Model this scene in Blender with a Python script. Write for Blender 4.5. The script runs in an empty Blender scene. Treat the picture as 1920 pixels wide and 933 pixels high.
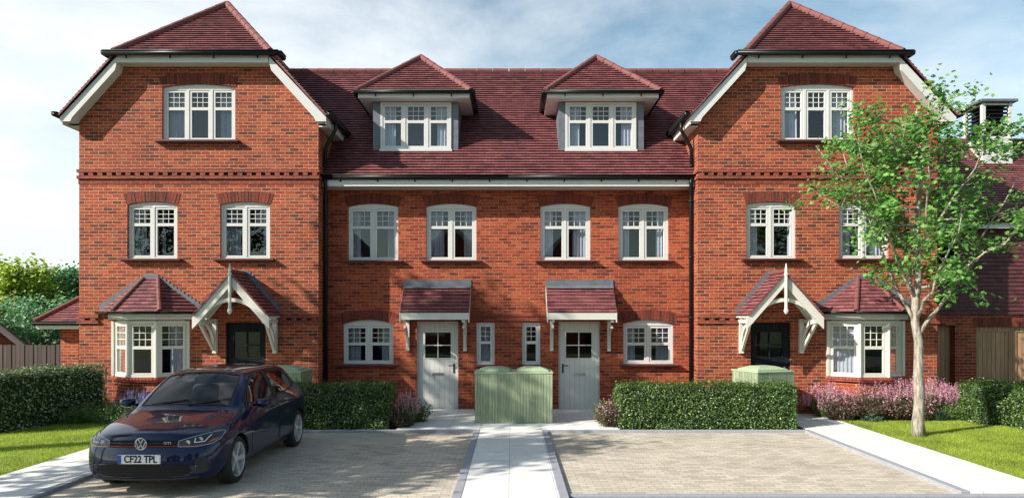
import bpy, bmesh, math, random
from mathutils import Vector, Matrix, noise
from mathutils.geometry import tessellate_polygon
from mathutils.bvhtree import BVHTree
scene = bpy.context.scene
COL = scene.collection
rnd = random.Random(7)
XM = -0.087            # mirror line of the terrace
YR, YG = 16.54, 15.76  # recessed front wall, gable front wall
R = math.radians

# ------------------------------------------------------------------ materials
MATS = {}
def new_mat(name):
    m = bpy.data.materials.new(name); m.use_nodes = True
    nt = m.node_tree; b = nt.nodes['Principled BSDF']
    MATS[name] = m
    return m, nt, b
def node(nt, t, **kw):
    n = nt.nodes.new(t)
    for k, v in kw.items():
        if k.startswith('i_'):
            n.inputs[k[2:].replace('_', ' ')].default_value = v
        else: setattr(n, k, v)
    return n
def ramp(nt, fac, stops, mode='LINEAR'):
    r = node(nt, 'ShaderNodeValToRGB'); r.color_ramp.interpolation = mode
    e = r.color_ramp.elements
    while len(e) > len(stops): e.remove(e[-1])
    while len(e) < len(stops): e.new(0.5)
    for el, (p, c) in zip(e, stops):
        el.position = p; el.color = (c[0], c[1], c[2], 1)
    nt.links.new(fac, r.inputs['Fac'])
    return r.outputs['Color']
def mixc(nt, fac, a, b, blend='MIX'):
    m = node(nt, 'ShaderNodeMix', data_type='RGBA', blend_type=blend)
    for sock, v in ((m.inputs[0], fac), (m.inputs[6], a), (m.inputs[7], b)):
        if hasattr(v, 'node'): nt.links.new(v, sock)
        elif isinstance(v, (int, float)): sock.default_value = v
        else: sock.default_value = (v[0], v[1], v[2], 1)
    return m.outputs[2]
def pos(nt): return node(nt, 'ShaderNodeNewGeometry').outputs['Position']
def noise_tex(nt, vec, scale, detail=3, rough=.55):
    n = node(nt, 'ShaderNodeTexNoise'); n.inputs['Scale'].default_value = scale
    n.inputs['Detail'].default_value = detail; n.inputs['Roughness'].default_value = rough
    if vec: nt.links.new(vec, n.inputs['Vector'])
    return n.outputs['Fac']
def bump(nt, bsdf, h, strength, dist):
    b = node(nt, 'ShaderNodeBump'); b.inputs['Strength'].default_value = strength
    b.inputs['Distance'].default_value = dist
    nt.links.new(h, b.inputs['Height']); nt.links.new(b.outputs[0], bsdf.inputs['Normal'])
def plain(name, c, rough=.6, metal=0, var=.12, scale=6, coat=0, bmp=0):
    m, nt, b = new_mat(name)
    n = noise_tex(nt, pos(nt), scale, 4)
    c2 = tuple(x*(1-var) for x in c); c1 = tuple(min(1, x*(1+var)) for x in c)
    nt.links.new(ramp(nt, n, [(.3, c2), (.7, c1)]), b.inputs['Base Color'])
    b.inputs['Roughness'].default_value = rough; b.inputs['Metallic'].default_value = metal
    if coat: b.inputs['Coat Weight'].default_value = coat; b.inputs['Coat Roughness'].default_value = .03
    if bmp: bump(nt, b, noise_tex(nt, pos(nt), scale*8, 4), .4, bmp)
    return m
def wall_vec(nt, axes='xz'):
    """along-the-wall coordinate (x+y) and height from world position"""
    s = node(nt, 'ShaderNodeSeparateXYZ'); nt.links.new(pos(nt), s.inputs[0])
    a = node(nt, 'ShaderNodeMath', operation='ADD')
    nt.links.new(s.outputs[0], a.inputs[0]); nt.links.new(s.outputs[1], a.inputs[1])
    c = node(nt, 'ShaderNodeCombineXYZ')
    nt.links.new(a.outputs[0], c.inputs[0]); nt.links.new(s.outputs[2], c.inputs[1])
    return c.outputs[0]
def brick_node(nt, vec, w, h, mortar, off=.5, bias=0, smooth=.1):
    t = node(nt, 'ShaderNodeTexBrick', offset=off, offset_frequency=2, squash=1.0)
    t.inputs['Color1'].default_value = (0, 0, 0, 1); t.inputs['Color2'].default_value = (1, 1, 1, 1)
    t.inputs['Mortar'].default_value = (.5, .5, .5, 1)
    t.inputs['Scale'].default_value = 1; t.inputs['Mortar Size'].default_value = mortar
    t.inputs['Mortar Smooth'].default_value = smooth; t.inputs['Bias'].default_value = bias
    t.inputs['Brick Width'].default_value = w; t.inputs['Row Height'].default_value = h
    nt.links.new(vec, t.inputs['Vector'])
    return t
def mat_brick(name, stops, mortar, mort=.006, w=.225, h=.075, depth=.006):
    m, nt, b = new_mat(name)
    v = wall_vec(nt)
    # slightly irregular courses
    t = brick_node(nt, v, w, h, mort)
    col = ramp(nt, t.outputs['Color'], stops)
    n1 = noise_tex(nt, pos(nt), 45, 3); n2 = noise_tex(nt, pos(nt), .9, 4)
    col = mixc(nt, 1, col, ramp(nt, n1, [(.3, (.48, .46, .44)), (.7, (1.38, 1.34, 1.3))]), 'MULTIPLY')
    mo = mixc(nt, 1, mortar, ramp(nt, noise_tex(nt, pos(nt), 14, 3), [(.3, (.55, .55, .55)), (.65, (1.1, 1.1, 1.1))]), 'MULTIPLY')
    col = mixc(nt, t.outputs['Fac'], col, mo)
    col = mixc(nt, 1, col, ramp(nt, n2, [(.3, (.86, .83, .80)), (.7, (1.1, 1.08, 1.05))]), 'MULTIPLY')
    nt.links.new(col, b.inputs['Base Color']); b.inputs['Roughness'].default_value = .88
    inv = node(nt, 'ShaderNodeMath', operation='SUBTRACT'); inv.inputs[0].default_value = 1
    nt.links.new(t.outputs['Fac'], inv.inputs[1])
    ad = node(nt, 'ShaderNodeMath', operation='MULTIPLY_ADD'); ad.inputs[1].default_value = .35
    nt.links.new(n1, ad.inputs[0]); nt.links.new(inv.outputs[0], ad.inputs[2])
    bump(nt, b, ad.outputs[0], .8, depth)
    return m
brick_stops = [(0, (.11, .026, .015)), (.10, (.19, .036, .018)), (.4, (.29, .047, .021)), (.65, (.34, .060, .024)), (.88, (.39, .088, .033)), (1, (.26, .068, .036))]
mat_brick('brick', brick_stops, (.50, .33, .20), mort=.0045, w=.212)
mat_brick('brick_recess', [(0, (.13, .024, .014)), (.12, (.22, .034, .016)), (.4, (.30, .046, .019)), (.7, (.35, .062, .023)), (1, (.40, .095, .036))], (.42, .22, .12), mort=.0045, w=.212)
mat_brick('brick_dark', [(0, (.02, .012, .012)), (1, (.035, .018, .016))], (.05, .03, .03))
mat_brick('brick_trim', [(0, (.16, .03, .016)), (.5, (.24, .042, .022)), (1, (.30, .055, .028))], (.30, .19, .13), mort=.004)
mat_brick('brick_arch', [(0, (.10, .02, .013)), (.5, (.17, .030, .017)), (1, (.23, .042, .022))], (.16, .08, .055), mort=.004, w=.073, h=.9)
def mat_tile(name, stops, w=.165, h=.1, uv=True, rough=.65):
    m, nt, b = new_mat(name)
    if uv: v = node(nt, 'ShaderNodeUVMap').outputs[0]
    else: v = wall_vec(nt)
    t = brick_node(nt, v, w, h, .0022, smooth=.3)
    col = ramp(nt, t.outputs['Color'], stops)
    n = noise_tex(nt, pos(nt), 18, 4)
    col = mixc(nt, 1, col, ramp(nt, n, [(.3, (.75, .75, .75)), (.7, (1.2, 1.2, 1.2))]), 'MULTIPLY')
    col = mixc(nt, 1, col, ramp(nt, noise_tex(nt, pos(nt), .8, 4), [(.3, (.9, .9, .9)), (.7, (1.1, 1.1, 1.1))]), 'MULTIPLY')
    col = mixc(nt, t.outputs['Fac'], col, (.02, .008, .008))
    nt.links.new(col, b.inputs['Base Color']); b.inputs['Roughness'].default_value = rough
    inv = node(nt, 'ShaderNodeMath', operation='MULTIPLY_ADD'); inv.inputs[1].default_value = -1; 
    nt.links.new(t.outputs['Fac'], inv.inputs[0]); nt.links.new(n, inv.inputs[2])
    bump(nt, b, inv.outputs[0], .6, .006)
    return m
tile_stops = [(0, (.11, .032, .036)), (.3, (.16, .047, .050)), (.7, (.195, .058, .060)), (1, (.24, .080, .078))]
mat_tile('roof_tile', tile_stops)
mat_tile('wall_tile', [(0, (.06, .014, .017)), (.5, (.09, .021, .024)), (1, (.12, .03, .032))], uv=True)
plain('ridge_tile', (.17, .054, .048), .75, var=.15, scale=9)
plain('sill_tile', (.11, .028, .026), .55, var=.2, scale=12)
plain('bay_sill', (.30, .06, .035), .6, var=.3, scale=9)
plain('white_paint', (.60, .585, .555), .35, var=.03, scale=3)
plain('cream_paint', (.61, .585, .52), .38, var=.03, scale=3)
plain('black_plastic', (.010, .010, .011), .35, var=.1)
plain('lead', (.12, .13, .15), .55, metal=.0, var=.18, scale=7)
plain('door_grey', (.62, .60, .55), .4, var=.03)
plain('metal', (.55, .55, .55), .3, metal=1, var=.05)
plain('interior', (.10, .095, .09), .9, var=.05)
plain('curtain', (.58, .57, .56), .9, var=.06, scale=3)
plain('dark_gap', (.008, .007, .007), .9, var=.1)
# painted wood with vertical boards
def mat_board(name, c, w=.1, axis=0, rough=.6, groove=.008, var=.25, dark=.35, grain=True):
    m, nt, b = new_mat(name)
    s = node(nt, 'ShaderNodeSeparateXYZ'); nt.links.new(pos(nt), s.inputs[0])
    a = node(nt, 'ShaderNodeMath', operation='ADD')
    nt.links.new(s.outputs[0], a.inputs[0]); nt.links.new(s.outputs[1], a.inputs[1])
    cb = node(nt, 'ShaderNodeCombineXYZ'); nt.links.new(a.outputs[0], cb.inputs[0]); nt.links.new(s.outputs[2], cb.inputs[1])
    t = brick_node(nt, cb.outputs[0], w, 30, groove, off=0, smooth=.2)
    mp = node(nt, 'ShaderNodeMapping'); mp.inputs['Scale'].default_value = (30, 30, 1.6)
    nt.links.new(pos(nt), mp.inputs[0])
    gr = noise_tex(nt, mp.outputs[0], 1.5, 5, .65)
    col = ramp(nt, t.outputs['Color'], [(0, tuple(x*(1-var) for x in c)), (1, tuple(x*(1+var) for x in c))])
    if grain: col = mixc(nt, 1, col, ramp(nt, gr, [(.3, (.6, .6, .6)), (.7, (1.25, 1.25, 1.25))]), 'MULTIPLY')
    col = mixc(nt, t.outputs['Fac'], col, tuple(x*dark for x in c))
    nt.links.new(col, b.inputs['Base Color']); b.inputs['Roughness'].default_value = rough
    inv = node(nt, 'ShaderNodeMath', operation='MULTIPLY_ADD'); inv.inputs[1].default_value = -1.5
    nt.links.new(t.outputs['Fac'], inv.inputs[0]); nt.links.new(gr, inv.inputs[2])
    bump(nt, b, inv.outputs[0], .6, .004)
    return m
mat_board('door_grey_board', (.62, .60, .55), .12, rough=.4, var=.02, dark=.7, grain=False, groove=.004)
mat_board('door_black', (.012, .014, .017), .15, rough=.6, var=.2, groove=.004)
mat_board('bin_green', (.31, .36, .22), .06, var=.14, groove=.0035, dark=.4)
mat_board('fence_brown', (.060, .035, .028), .12, var=.3)
mat_board('garage_wood', (.44, .25, .13), .11, var=.15, dark=.4)
MATS['door_black'].node_tree.nodes['Principled BSDF'].inputs['Specular IOR Level'].default_value = .12
MATS['black_plastic'].node_tree.nodes['Principled BSDF'].inputs['Specular IOR Level'].default_value = .25
plain('bin_lid', (.36, .44, .28), .6, var=.08)
# glass
def mat_glass(name, refl=.16, tint=(.9, .93, .95)):
    m, nt, b = new_mat(name)
    nt.nodes.remove(b); out = nt.nodes['Material Output']
    tr = node(nt, 'ShaderNodeBsdfTransparent'); tr.inputs[0].default_value = (*tint, 1)
    gl = node(nt, 'ShaderNodeBsdfGlossy'); gl.inputs['Roughness'].default_value = .015; gl.inputs[0].default_value = (1, 1, 1, 1)
    fr = node(nt, 'ShaderNodeFresnel'); fr.inputs[0].default_value = 1.5
    ma = node(nt, 'ShaderNodeMath', operation='MULTIPLY_ADD'); ma.inputs[1].default_value = 1.0; ma.inputs[2].default_value = refl
    ma.use_clamp = True
    nt.links.new(fr.outputs[0], ma.inputs[0])
    mx = node(nt, 'ShaderNodeMixShader'); nt.links.new(ma.outputs[0], mx.inputs[0])
    nt.links.new(tr.outputs[0], mx.inputs[1]); nt.links.new(gl.outputs[0], mx.inputs[2]); nt.links.new(mx.outputs[0], out.inputs[0])
    # faint waviness of the panes
    bp = node(nt, 'ShaderNodeBump'); bp.inputs['Strength'].default_value = .05; bp.inputs['Distance'].default_value = .01
    nt.links.new(noise_tex(nt, pos(nt), 2.5, 1), bp.inputs['Height']); nt.links.new(bp.outputs[0], gl.inputs['Normal'])
    return m
mat_glass('glass', .03, (.74, .78, .86))
mat_glass('car_glass', .0, (.30, .34, .37))
# leaves
def mat_leaf(name, stops, trans=.35, rough=.45, scale=3):
    m, nt, b = new_mat(name)
    out = nt.nodes['Material Output']
    g = node(nt, 'ShaderNodeNewGeometry')
    col = ramp(nt, g.outputs['Random Per Island'], stops)
    n = noise_tex(nt, g.outputs['Position'], scale, 2)
    col = mixc(nt, 1, col, ramp(nt, n, [(.3, (.75, .75, .75)), (.7, (1.25, 1.25, 1.2))]), 'MULTIPLY')
    nt.links.new(col, b.inputs['Base Color']); b.inputs['Roughness'].default_value = rough
    t = node(nt, 'ShaderNodeBsdfTranslucent'); nt.links.new(col, t.inputs[0])
    mx = node(nt, 'ShaderNodeMixShader'); mx.inputs[0].default_value = trans
    nt.links.new(b.outputs[0], mx.inputs[1]); nt.links.new(t.outputs[0], mx.inputs[2]); nt.links.new(mx.outputs[0], out.inputs[0])
    return m
mat_leaf('leaf_tree', [(0, (.06, .16, .025)), (.5, (.11, .28, .05)), (1, (.27, .50, .12))], .5)
mat_leaf('leaf_hedge', [(0, (.025, .065, .014)), (.55, (.06, .125, .022)), (.85, (.12, .21, .04)), (1, (.38, .45, .18))], .2, .35)
mat_leaf('leaf_hedge_pale', [(0, (.04, .09, .02)), (.5, (.09, .17, .035)), (.75, (.22, .30, .11)), (1, (.66, .68, .50))], .2, .4)
mat_leaf('leaf_far_yellow', [(0, (.22, .33, .04)), (1, (.48, .58, .10))], .55)
mat_leaf('leaf_far_green', [(0, (.07, .20, .07)), (.85, (.15, .36, .14)), (1, (.5, .56, .45))], .5)
mat_leaf('leaf_shade', [(0, (.03, .08, .01)), (1, (.08, .15, .03))], .3)
mat_leaf('grass', [(0, (.22, .30, .035)), (.6, (.38, .48, .06)), (1, (.52, .60, .13))], .5, .5, 1.2)
mat_leaf('leaf_dark_red', [(0, (.05, .02, .018)), (.5, (.10, .05, .03)), (.90, (.06, .12, .03)), (1, (.55, .28, .30))], .25)
mat_leaf('leaf_green', [(0, (.05, .10, .02)), (1, (.14, .22, .06))], .3)
mat_leaf('leaf_blue', [(0, (.06, .12, .08)), (1, (.14, .22, .15))], .3)
mat_leaf('pink_plume', [(0, (.42, .16, .24)), (.6, (.66, .30, .42)), (1, (.85, .58, .64))], .35)
mat_leaf('lavender_bloom', [(0, (.22, .18, .50)), (1, (.45, .40, .75))], .3)
def mat_bark():
    m, nt, b = new_mat('bark')
    mp = node(nt, 'ShaderNodeMapping'); mp.inputs['Scale'].default_value = (14, 14, 3); nt.links.new(pos(nt), mp.inputs[0])
    n = noise_tex(nt, mp.outputs[0], 1.6, 6, .65)
    nt.links.new(ramp(nt, n, [(.3, (.07, .05, .035)), (.48, (.27, .23, .18)), (.68, (.46, .42, .35))]), b.inputs['Base Color'])
    b.inputs['Roughness'].default_value = .9; bump(nt, b, n, 1, .02)
mat_bark()
# ground materials
def mat_paving():
    m, nt, b = new_mat('block_paving')
    t = brick_node(nt, pos(nt), .2, .1, .004, smooth=.3)
    col = ramp(nt, t.outputs['Color'], [(0, (.42, .37, .30)), (.35, (.54, .47, .37)), (.7, (.62, .54, .43)), (1, (.52, .45, .38))])
    n = noise_tex(nt, pos(nt), 30, 4)
    col = mixc(nt, 1, col, ramp(nt, n, [(.3, (.8, .8, .8)), (.7, (1.12, 1.12, 1.12))]), 'MULTIPLY')
    col = mixc(nt, 1, col, ramp(nt, noise_tex(nt, pos(nt), 1.1, 4), [(.3, (.85, .84, .82)), (.7, (1.1, 1.1, 1.1))]), 'MULTIPLY')
    col = mixc(nt, t.outputs['Fac'], col, (.24, .21, .16))
    nt.links.new(col, b.inputs['Base Color']); b.inputs['Roughness'].default_value = .85
    inv = node(nt, 'ShaderNodeMath', operation='MULTIPLY_ADD'); inv.inputs[1].default_value = -1
    nt.links.new(t.outputs['Fac'], inv.inputs[0]); nt.links.new(n, inv.inputs[2]); bump(nt, b, inv.outputs[0], .7, .006)
mat_paving()
def mat_slab():
    m, nt, b = new_mat('slab')
    mp = node(nt, 'ShaderNodeMapping'); mp.inputs['Location'].default_value = (.04, .12, 0); nt.links.new(pos(nt), mp.inputs[0])
    t = brick_node(nt, mp.outputs[0], .6, .6, .003, off=0, smooth=.2)
    col = ramp(nt, t.outputs['Color'], [(0, (.72, .70, .66)), (1, (.80, .79, .75))])
    n = noise_tex(nt, pos(nt), 7, 6, .65)
    col = mixc(nt, 1, col, ramp(nt, n, [(.3, (.86, .86, .84)), (.7, (1.06, 1.06, 1.06))]), 'MULTIPLY')
    col = mixc(nt, t.outputs['Fac'], col, (.22, .21, .19))
    nt.links.new(col, b.inputs['Base Color']); b.inputs['Roughness'].default_value = .8
    bump(nt, b, n, .25, .004)
mat_slab()
plain('kerb', (.30, .30, .33), .85, var=.12, scale=14, bmp=.002)
plain('asphalt', (.10, .10, .105), .9, var=.25, scale=60, bmp=.003)
plain('soil', (.11, .07, .045), .95, var=.4, scale=25, bmp=.02)
plain('turf', (.24, .31, .05), .95, var=.3, scale=8, bmp=.01)
plain('far_ground', (.08, .11, .03), .95, var=.3, scale=1)

# ------------------------------------------------------------------ mesh helpers
class MB:
    def __init__(s, mx=False):
        s.v = []; s.f = []; s.uv = []; s.mx = mx; s.fm = []; s.mi = 0
    def add(s, vs, fs, uvs=None):
        o = len(s.v); s.v += [tuple(p) for p in vs]
        for i, f in enumerate(fs):
            s.f.append([o+k for k in f]); s.uv.append(uvs[i] if uvs else None); s.fm.append(s.mi)
        return s
    def box(s, x0, x1, y0, y1, z0, z1, M=None):
        vs = [(x, y, z) for z in (z0, z1) for y in (y0, y1) for x in (x0, x1)]
        if M: vs = [M @ Vector(p) for p in vs]
        return s.add(vs, [(0, 2, 3, 1), (4, 5, 7, 6), (0, 1, 5, 4), (2, 6, 7, 3), (0, 4, 6, 2), (1, 3, 7, 5)])
    def beam(s, p, q, w, h, up=(0, 0, 1)):
        """box of section w (across) x h (along up) between two points"""
        p, q = Vector(p), Vector(q); d = (q-p).normalized(); upv = Vector(up)
        a = d.cross(upv)
        if a.length < 1e-4: a = d.cross(Vector((0, 1, 0)))
        a.normalize(); b = a.cross(d).normalized()
        vs = [c + a*sx*w/2 + b*sy*h/2 for c in (p, q) for sx, sy in ((-1, -1), (1, -1), (1, 1), (-1, 1))]
        return s.add(vs, [(0, 1, 2, 3), (7, 6, 5, 4), (0, 4, 5, 1), (1, 5, 6, 2), (2, 6, 7, 3), (3, 7, 4, 0)])
    def poly(s, outer, holes, fmap, d0, d1):
        """extruded polygon with holes; fmap(u, v, d) -> world"""
        loops = [outer] + list(holes)
        flat = [p for l in loops for p in l]; n = len(flat)
        tri = tessellate_polygon([[Vector((p[0], p[1], 0)) for p in l] for l in loops])
        vs = [fmap(p[0], p[1], d0) for p in flat] + [fmap(p[0], p[1], d1) for p in flat]
        fs = [tuple(t) for t in tri] + [tuple(n+k for k in reversed(t)) for t in tri]
        o = 0
        for l in loops:
            for i in range(len(l)):
                a, b = o+i, o+(i+1) % len(l)
                fs.append((a, b, n+b, n+a))
            o += len(l)
        return s.add(vs, fs)
    def tube(s, pts, rad, n=8, cap=True):
        pts = [Vector(p) for p in pts]; rings = []
        rad = rad if isinstance(rad, (list, tuple)) else [rad]*len(pts)
        prev = None
        for i, p in enumerate(pts):
            d = (pts[min(i+1, len(pts)-1)] - pts[max(i-1, 0)])
            d = d.normalized() if d.length > 1e-9 else Vector((0, 0, 1))
            if prev is None:
                a = d.cross(Vector((0, 0, 1)));
                if a.length < .1: a = d.cross(Vector((1, 0, 0)))
            else:
                a = prev - d*prev.dot(d)
                if a.length < 1e-4: a = d.cross(Vector((1, 0, 0)))
            a.normalize(); prev = a; b = d.cross(a)
            rings.append([p + (a*math.cos(2*math.pi*k/n) + b*math.sin(2*math.pi*k/n))*rad[i] for k in range(n)])
        vs = [q for r in rings for q in r]; fs = []
        for i in range(len(pts)-1):
            for k in range(n): fs.append((i*n+k, i*n+(k+1) % n, (i+1)*n+(k+1) % n, (i+1)*n+k))
        if cap: fs.append(tuple(reversed(range(n)))); fs.append(tuple((len(pts)-1)*n+k for k in range(n)))
        return s.add(vs, fs)
    def lathe(s, prof, M, n=32, closed=False):
        """prof [(r, h)], revolved around local z of M"""
        vs = []
        for r, h in prof:
            for k in range(n):
                t = 2*math.pi*k/n; vs.append(M @ Vector((r*math.cos(t), r*math.sin(t), h)))
        fs = []; m = len(prof)
        for i in range(m-1+(1 if closed else 0)):
            j = (i+1) % m
            for k in range(n): fs.append((i*n+k, i*n+(k+1) % n, j*n+(k+1) % n, j*n+k))
        if not closed:
            if prof[0][0] > 1e-5: fs.append(tuple(reversed(range(n))))
            if prof[-1][0] > 1e-5: fs.append(tuple((m-1)*n+k for k in range(n)))
        return s.add(vs, fs)
    def build(s, name, mat, parent=None, smooth=False, normals=True, bevel=0):
        vs = [((2*XM-p[0]), p[1], p[2]) for p in s.v] if s.mx else s.v
        L = root_loc(parent)
        me = bpy.data.meshes.new(name)
        me.from_pydata([(p[0]-L[0], p[1]-L[1], p[2]-L[2]) for p in vs], [], s.f)
        if any(u for u in s.uv):
            ul = me.uv_layers.new(name='UVMap'); i = 0
            for f, u in zip(s.f, s.uv):
                for k in range(len(f)):
                    ul.data[i].uv = u[k] if u else (0, 0); i += 1
        mats = mat if isinstance(mat, (list, tuple)) else [mat]
        for m in mats: me.materials.append(MATS[m])
        if len(mats) > 1: me.polygons.foreach_set('material_index', s.fm)
        if normals or bevel:
            bm = bmesh.new(); bm.from_mesh(me)
            if normals: bmesh.ops.recalc_face_normals(bm, faces=bm.faces)
            if bevel:
                bmesh.ops.remove_doubles(bm, verts=bm.verts, dist=1e-5)
                es = [e for e in bm.edges if len(e.link_faces) == 2 and e.calc_face_angle(0) > R(30)]
                bmesh.ops.bevel(bm, geom=es, offset=bevel, segments=1, affect='EDGES', profile=.5)
            bm.to_mesh(me); bm.free()
        if smooth: me.polygons.foreach_set('use_smooth', [True]*len(me.polygons))
        o = bpy.data.objects.new(name, me); COL.objects.link(o)
        if parent: o.parent = parent
        me.update()
        return o
def root_loc(o):
    while o is not None and o.parent: o = o.parent
    return tuple(o.location) if o is not None and o.type == 'EMPTY' else (0, 0, 0)
def tag(o, label=None, cat=None, group=None, kind=None):
    if label: o['label'] = label
    if cat: o['category'] = cat
    if group: o['group'] = group
    if kind: o['kind'] = kind
    return o
def thing(name, loc, label, cat, group=None, rz=0):
    o = bpy.data.objects.new(name, None); COL.objects.link(o); o.location = loc; o.rotation_euler = (0, 0, rz)
    o.empty_display_size = .2
    return tag(o, label, cat, group)
def relocate(o, loc):
    """give a single-mesh thing its own origin"""
    for v in o.data.vertices: v.co -= Vector(loc)
    o.location = loc
def front(y, x0=0):   # u -> x, v -> z, d -> distance in front of plane y
    return lambda u, v, d: (x0+u, y-d, v)
def plane_map(O, ang):
    """O origin; wall direction at angle ang from +x; outward normal is to the right of -y"""
    U = Vector((math.cos(ang), math.sin(ang), 0)); N = Vector((math.sin(ang), -math.cos(ang), 0)); O = Vector(O)
    return lambda u, v, d: tuple(O + U*u + N*d + Vector((0, 0, v)))
def arch_pts(w, z0, zs, rise, n=10):
    """outline centred on u=0; segmental head"""
    h = w/2; pts = [(-h, z0), (h, z0), (h, zs)]
    if rise > 0:
        r = (h*h + rise*rise)/(2*rise); a = math.asin(h/r); c = zs + rise - r
        for i in range(1, n): t = a - 2*a*i/n; pts.append((r*math.sin(t), c + r*math.cos(t)))
    pts.append((-h, zs)); return pts
def rect(u0, u1, v0, v1): return [(u0, v0), (u1, v0), (u1, v1), (u0, v1)]

# ---- tiled slopes: real stepped courses
def clip(poly, n, d):
    out = []
    for i in range(len(poly)):
        a, b = poly[i], poly[(i+1) % len(poly)]
        da, db = a.dot(n)-d, b.dot(n)-d
        if da >= 0: out.append(a)
        if da*db < 0: out.append(a.lerp(b, da/(da-db)))
    return out
def tiled(mb, poly, gauge=.1, thick=.022, vorg=None, base=0.0, flip=False):
    P = [Vector(p) for p in poly]
    N = Vector((0, 0, 0))
    for i in range(1, len(P)-1): N += (P[i]-P[0]).cross(P[i+1]-P[0])
    N.normalize()
    if N.z < -1e-6 or (abs(N.z) < 1e-6 and N.y > 0): N = -N
    h = Vector((-N.y, N.x, 0)); h = h.normalized(); up = N.cross(h).normalized()
    if up.z < 0: up = -up
    o = vorg if vorg is not None else min(p.dot(up) for p in P)
    vmax = max(p.dot(up) for p in P); vmin = min(p.dot(up) for p in P)
    k = int(math.floor((vmin-o)/gauge))
    while o+k*gauge < vmax-1e-5:
        a = o+k*gauge; q = clip(P, up, a); q = clip(q, -up, -(a+gauge))
        if len(q) >= 3:
            top = [p + N*(base + thick*(1-(p.dot(up)-a)/gauge) + .004) for p in q]; bot = [p + N*(base-.03) + up*.03 for p in q]
            n = len(q); uvs = [[(p.dot(h), p.dot(up)-o) for p in q]]
            fs = [tuple(range(n))]
            for i in range(n):
                j = (i+1) % n; fs.append((i, n+i, n+j, j))
                c = (q[i].dot(h), a-o+gauge*.5); c2 = (q[j].dot(h), a-o+gauge*.5); uvs.append([c, c, c2, c2])
            mb.add(top+bot, fs, uvs)
        k += 1
    return mb
def ridge_run(mb, p, q, r=.085, seg=.32):
    """half round ridge or hip tiles laid end to end"""
    p, q = Vector(p), Vector(q); L = (q-p).length; n = max(1, round(L/seg))
    for i in range(n):
        a = p.lerp(q, i/n); b = p.lerp(q, (i+1)/n)
        mb.tube([a, a.lerp(b, .5), b.lerp(a, .03)], [r*1.05, r, r*.97], 10)
def gutter(mb, p, q, brackets=.0, out=(0, -1, 0)):
    p, q = Vector(p), Vector(q)
    mb.tube([p, q], .058, 10)
    up = Vector((0, 0, 1))
    mb.beam(p+up*.04, q+up*.04, .13, .022)
    if brackets:
        n = int((q-p).length/brackets); O = Vector(out)
        for i in range(n):
            c = p.lerp(q, (i+.5)/n)
            mb.beam(c - up*.03 - O*.03, c - up*.1 - O*.055, .03, .02, up=out)
# ------------------------------------------------------------------ house parts
def gx(p): return (p-960)/82.5
def gz(p): return 2.25-(p-593)/82.5
def rx(p): return (p-960)/78.6
def rz(p): return 2.25-(p-593)/78.6

def frame_geo(mb, fm, w, z0, zs, rise, lights=2, top_h=.35, bo=.055, sash=.05, mull=.06, cols=3, rows=3, d0=-.055,
              head=.055, foot=.045, bars=True, pane_rects=None):
    """casement window: outer frame, a sash ring per light, glazing bars. returns pane outline rects"""
    lw = (w-2*bo-(lights-1)*mull)/lights
    holes = []; zt = zs-head; zb = z0+foot
    for i in range(lights):
        u0 = -w/2+bo+i*(lw+mull); holes.append(rect(u0, u0+lw, zb, zt))
    mb.poly(arch_pts(w, z0, zs, rise), holes, fm, d0, d0-.075)
    for i in range(lights):
        u0 = -w/2+bo+i*(lw+mull)+.003; u1 = u0+lw-.006
        a0, a1 = u0+sash, u1-sash; b0, b1 = zb+.003+sash*.7, zt-.003-sash
        tr1 = b1-top_h; tr0 = tr1-.07
        mb.poly(rect(u0, u1, zb+.003, zt-.003), [rect(a0, a1, b0, tr0), rect(a0, a1, tr1, b1)], fm, d0-.012, d0-.06)
        if bars:
            for k in range(1, cols):
                u = a0+(a1-a0)*k/cols; mb.poly(rect(u-.008, u+.008, tr1, b1), [], fm, d0-.022, d0-.036)
            for k in range(1, rows):
                z = tr1+(b1-tr1)*k/rows; mb.poly(rect(a0, a1, z-.008, z+.008), [], fm, d0-.0205, d0-.0345)
def curtain_geo(mb, fm, u0, u1, z0, z1, d=-.22, seed=0):
    r = random.Random(seed); n = max(12, int((u1-u0)/.012)); pts = []
    ph = r.random()*6
    for i in range(n+1):
        t = i/n; u = u0+(u1-u0)*t
        w = math.sin(t*(u1-u0)*75+ph)+.4*math.sin(t*(u1-u0)*33+ph*2)
        pts.append((u, d+.028*w))
    vs = [fm(u, z0, e) for u, e in pts]+[fm(u+.01*math.sin(i), z1, d+(e-d)*.6) for i, (u, e) in enumerate(pts)]
    mb.add(vs, [(i, i+1, n+2+i, n+1+i) for i in range(n)])
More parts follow.
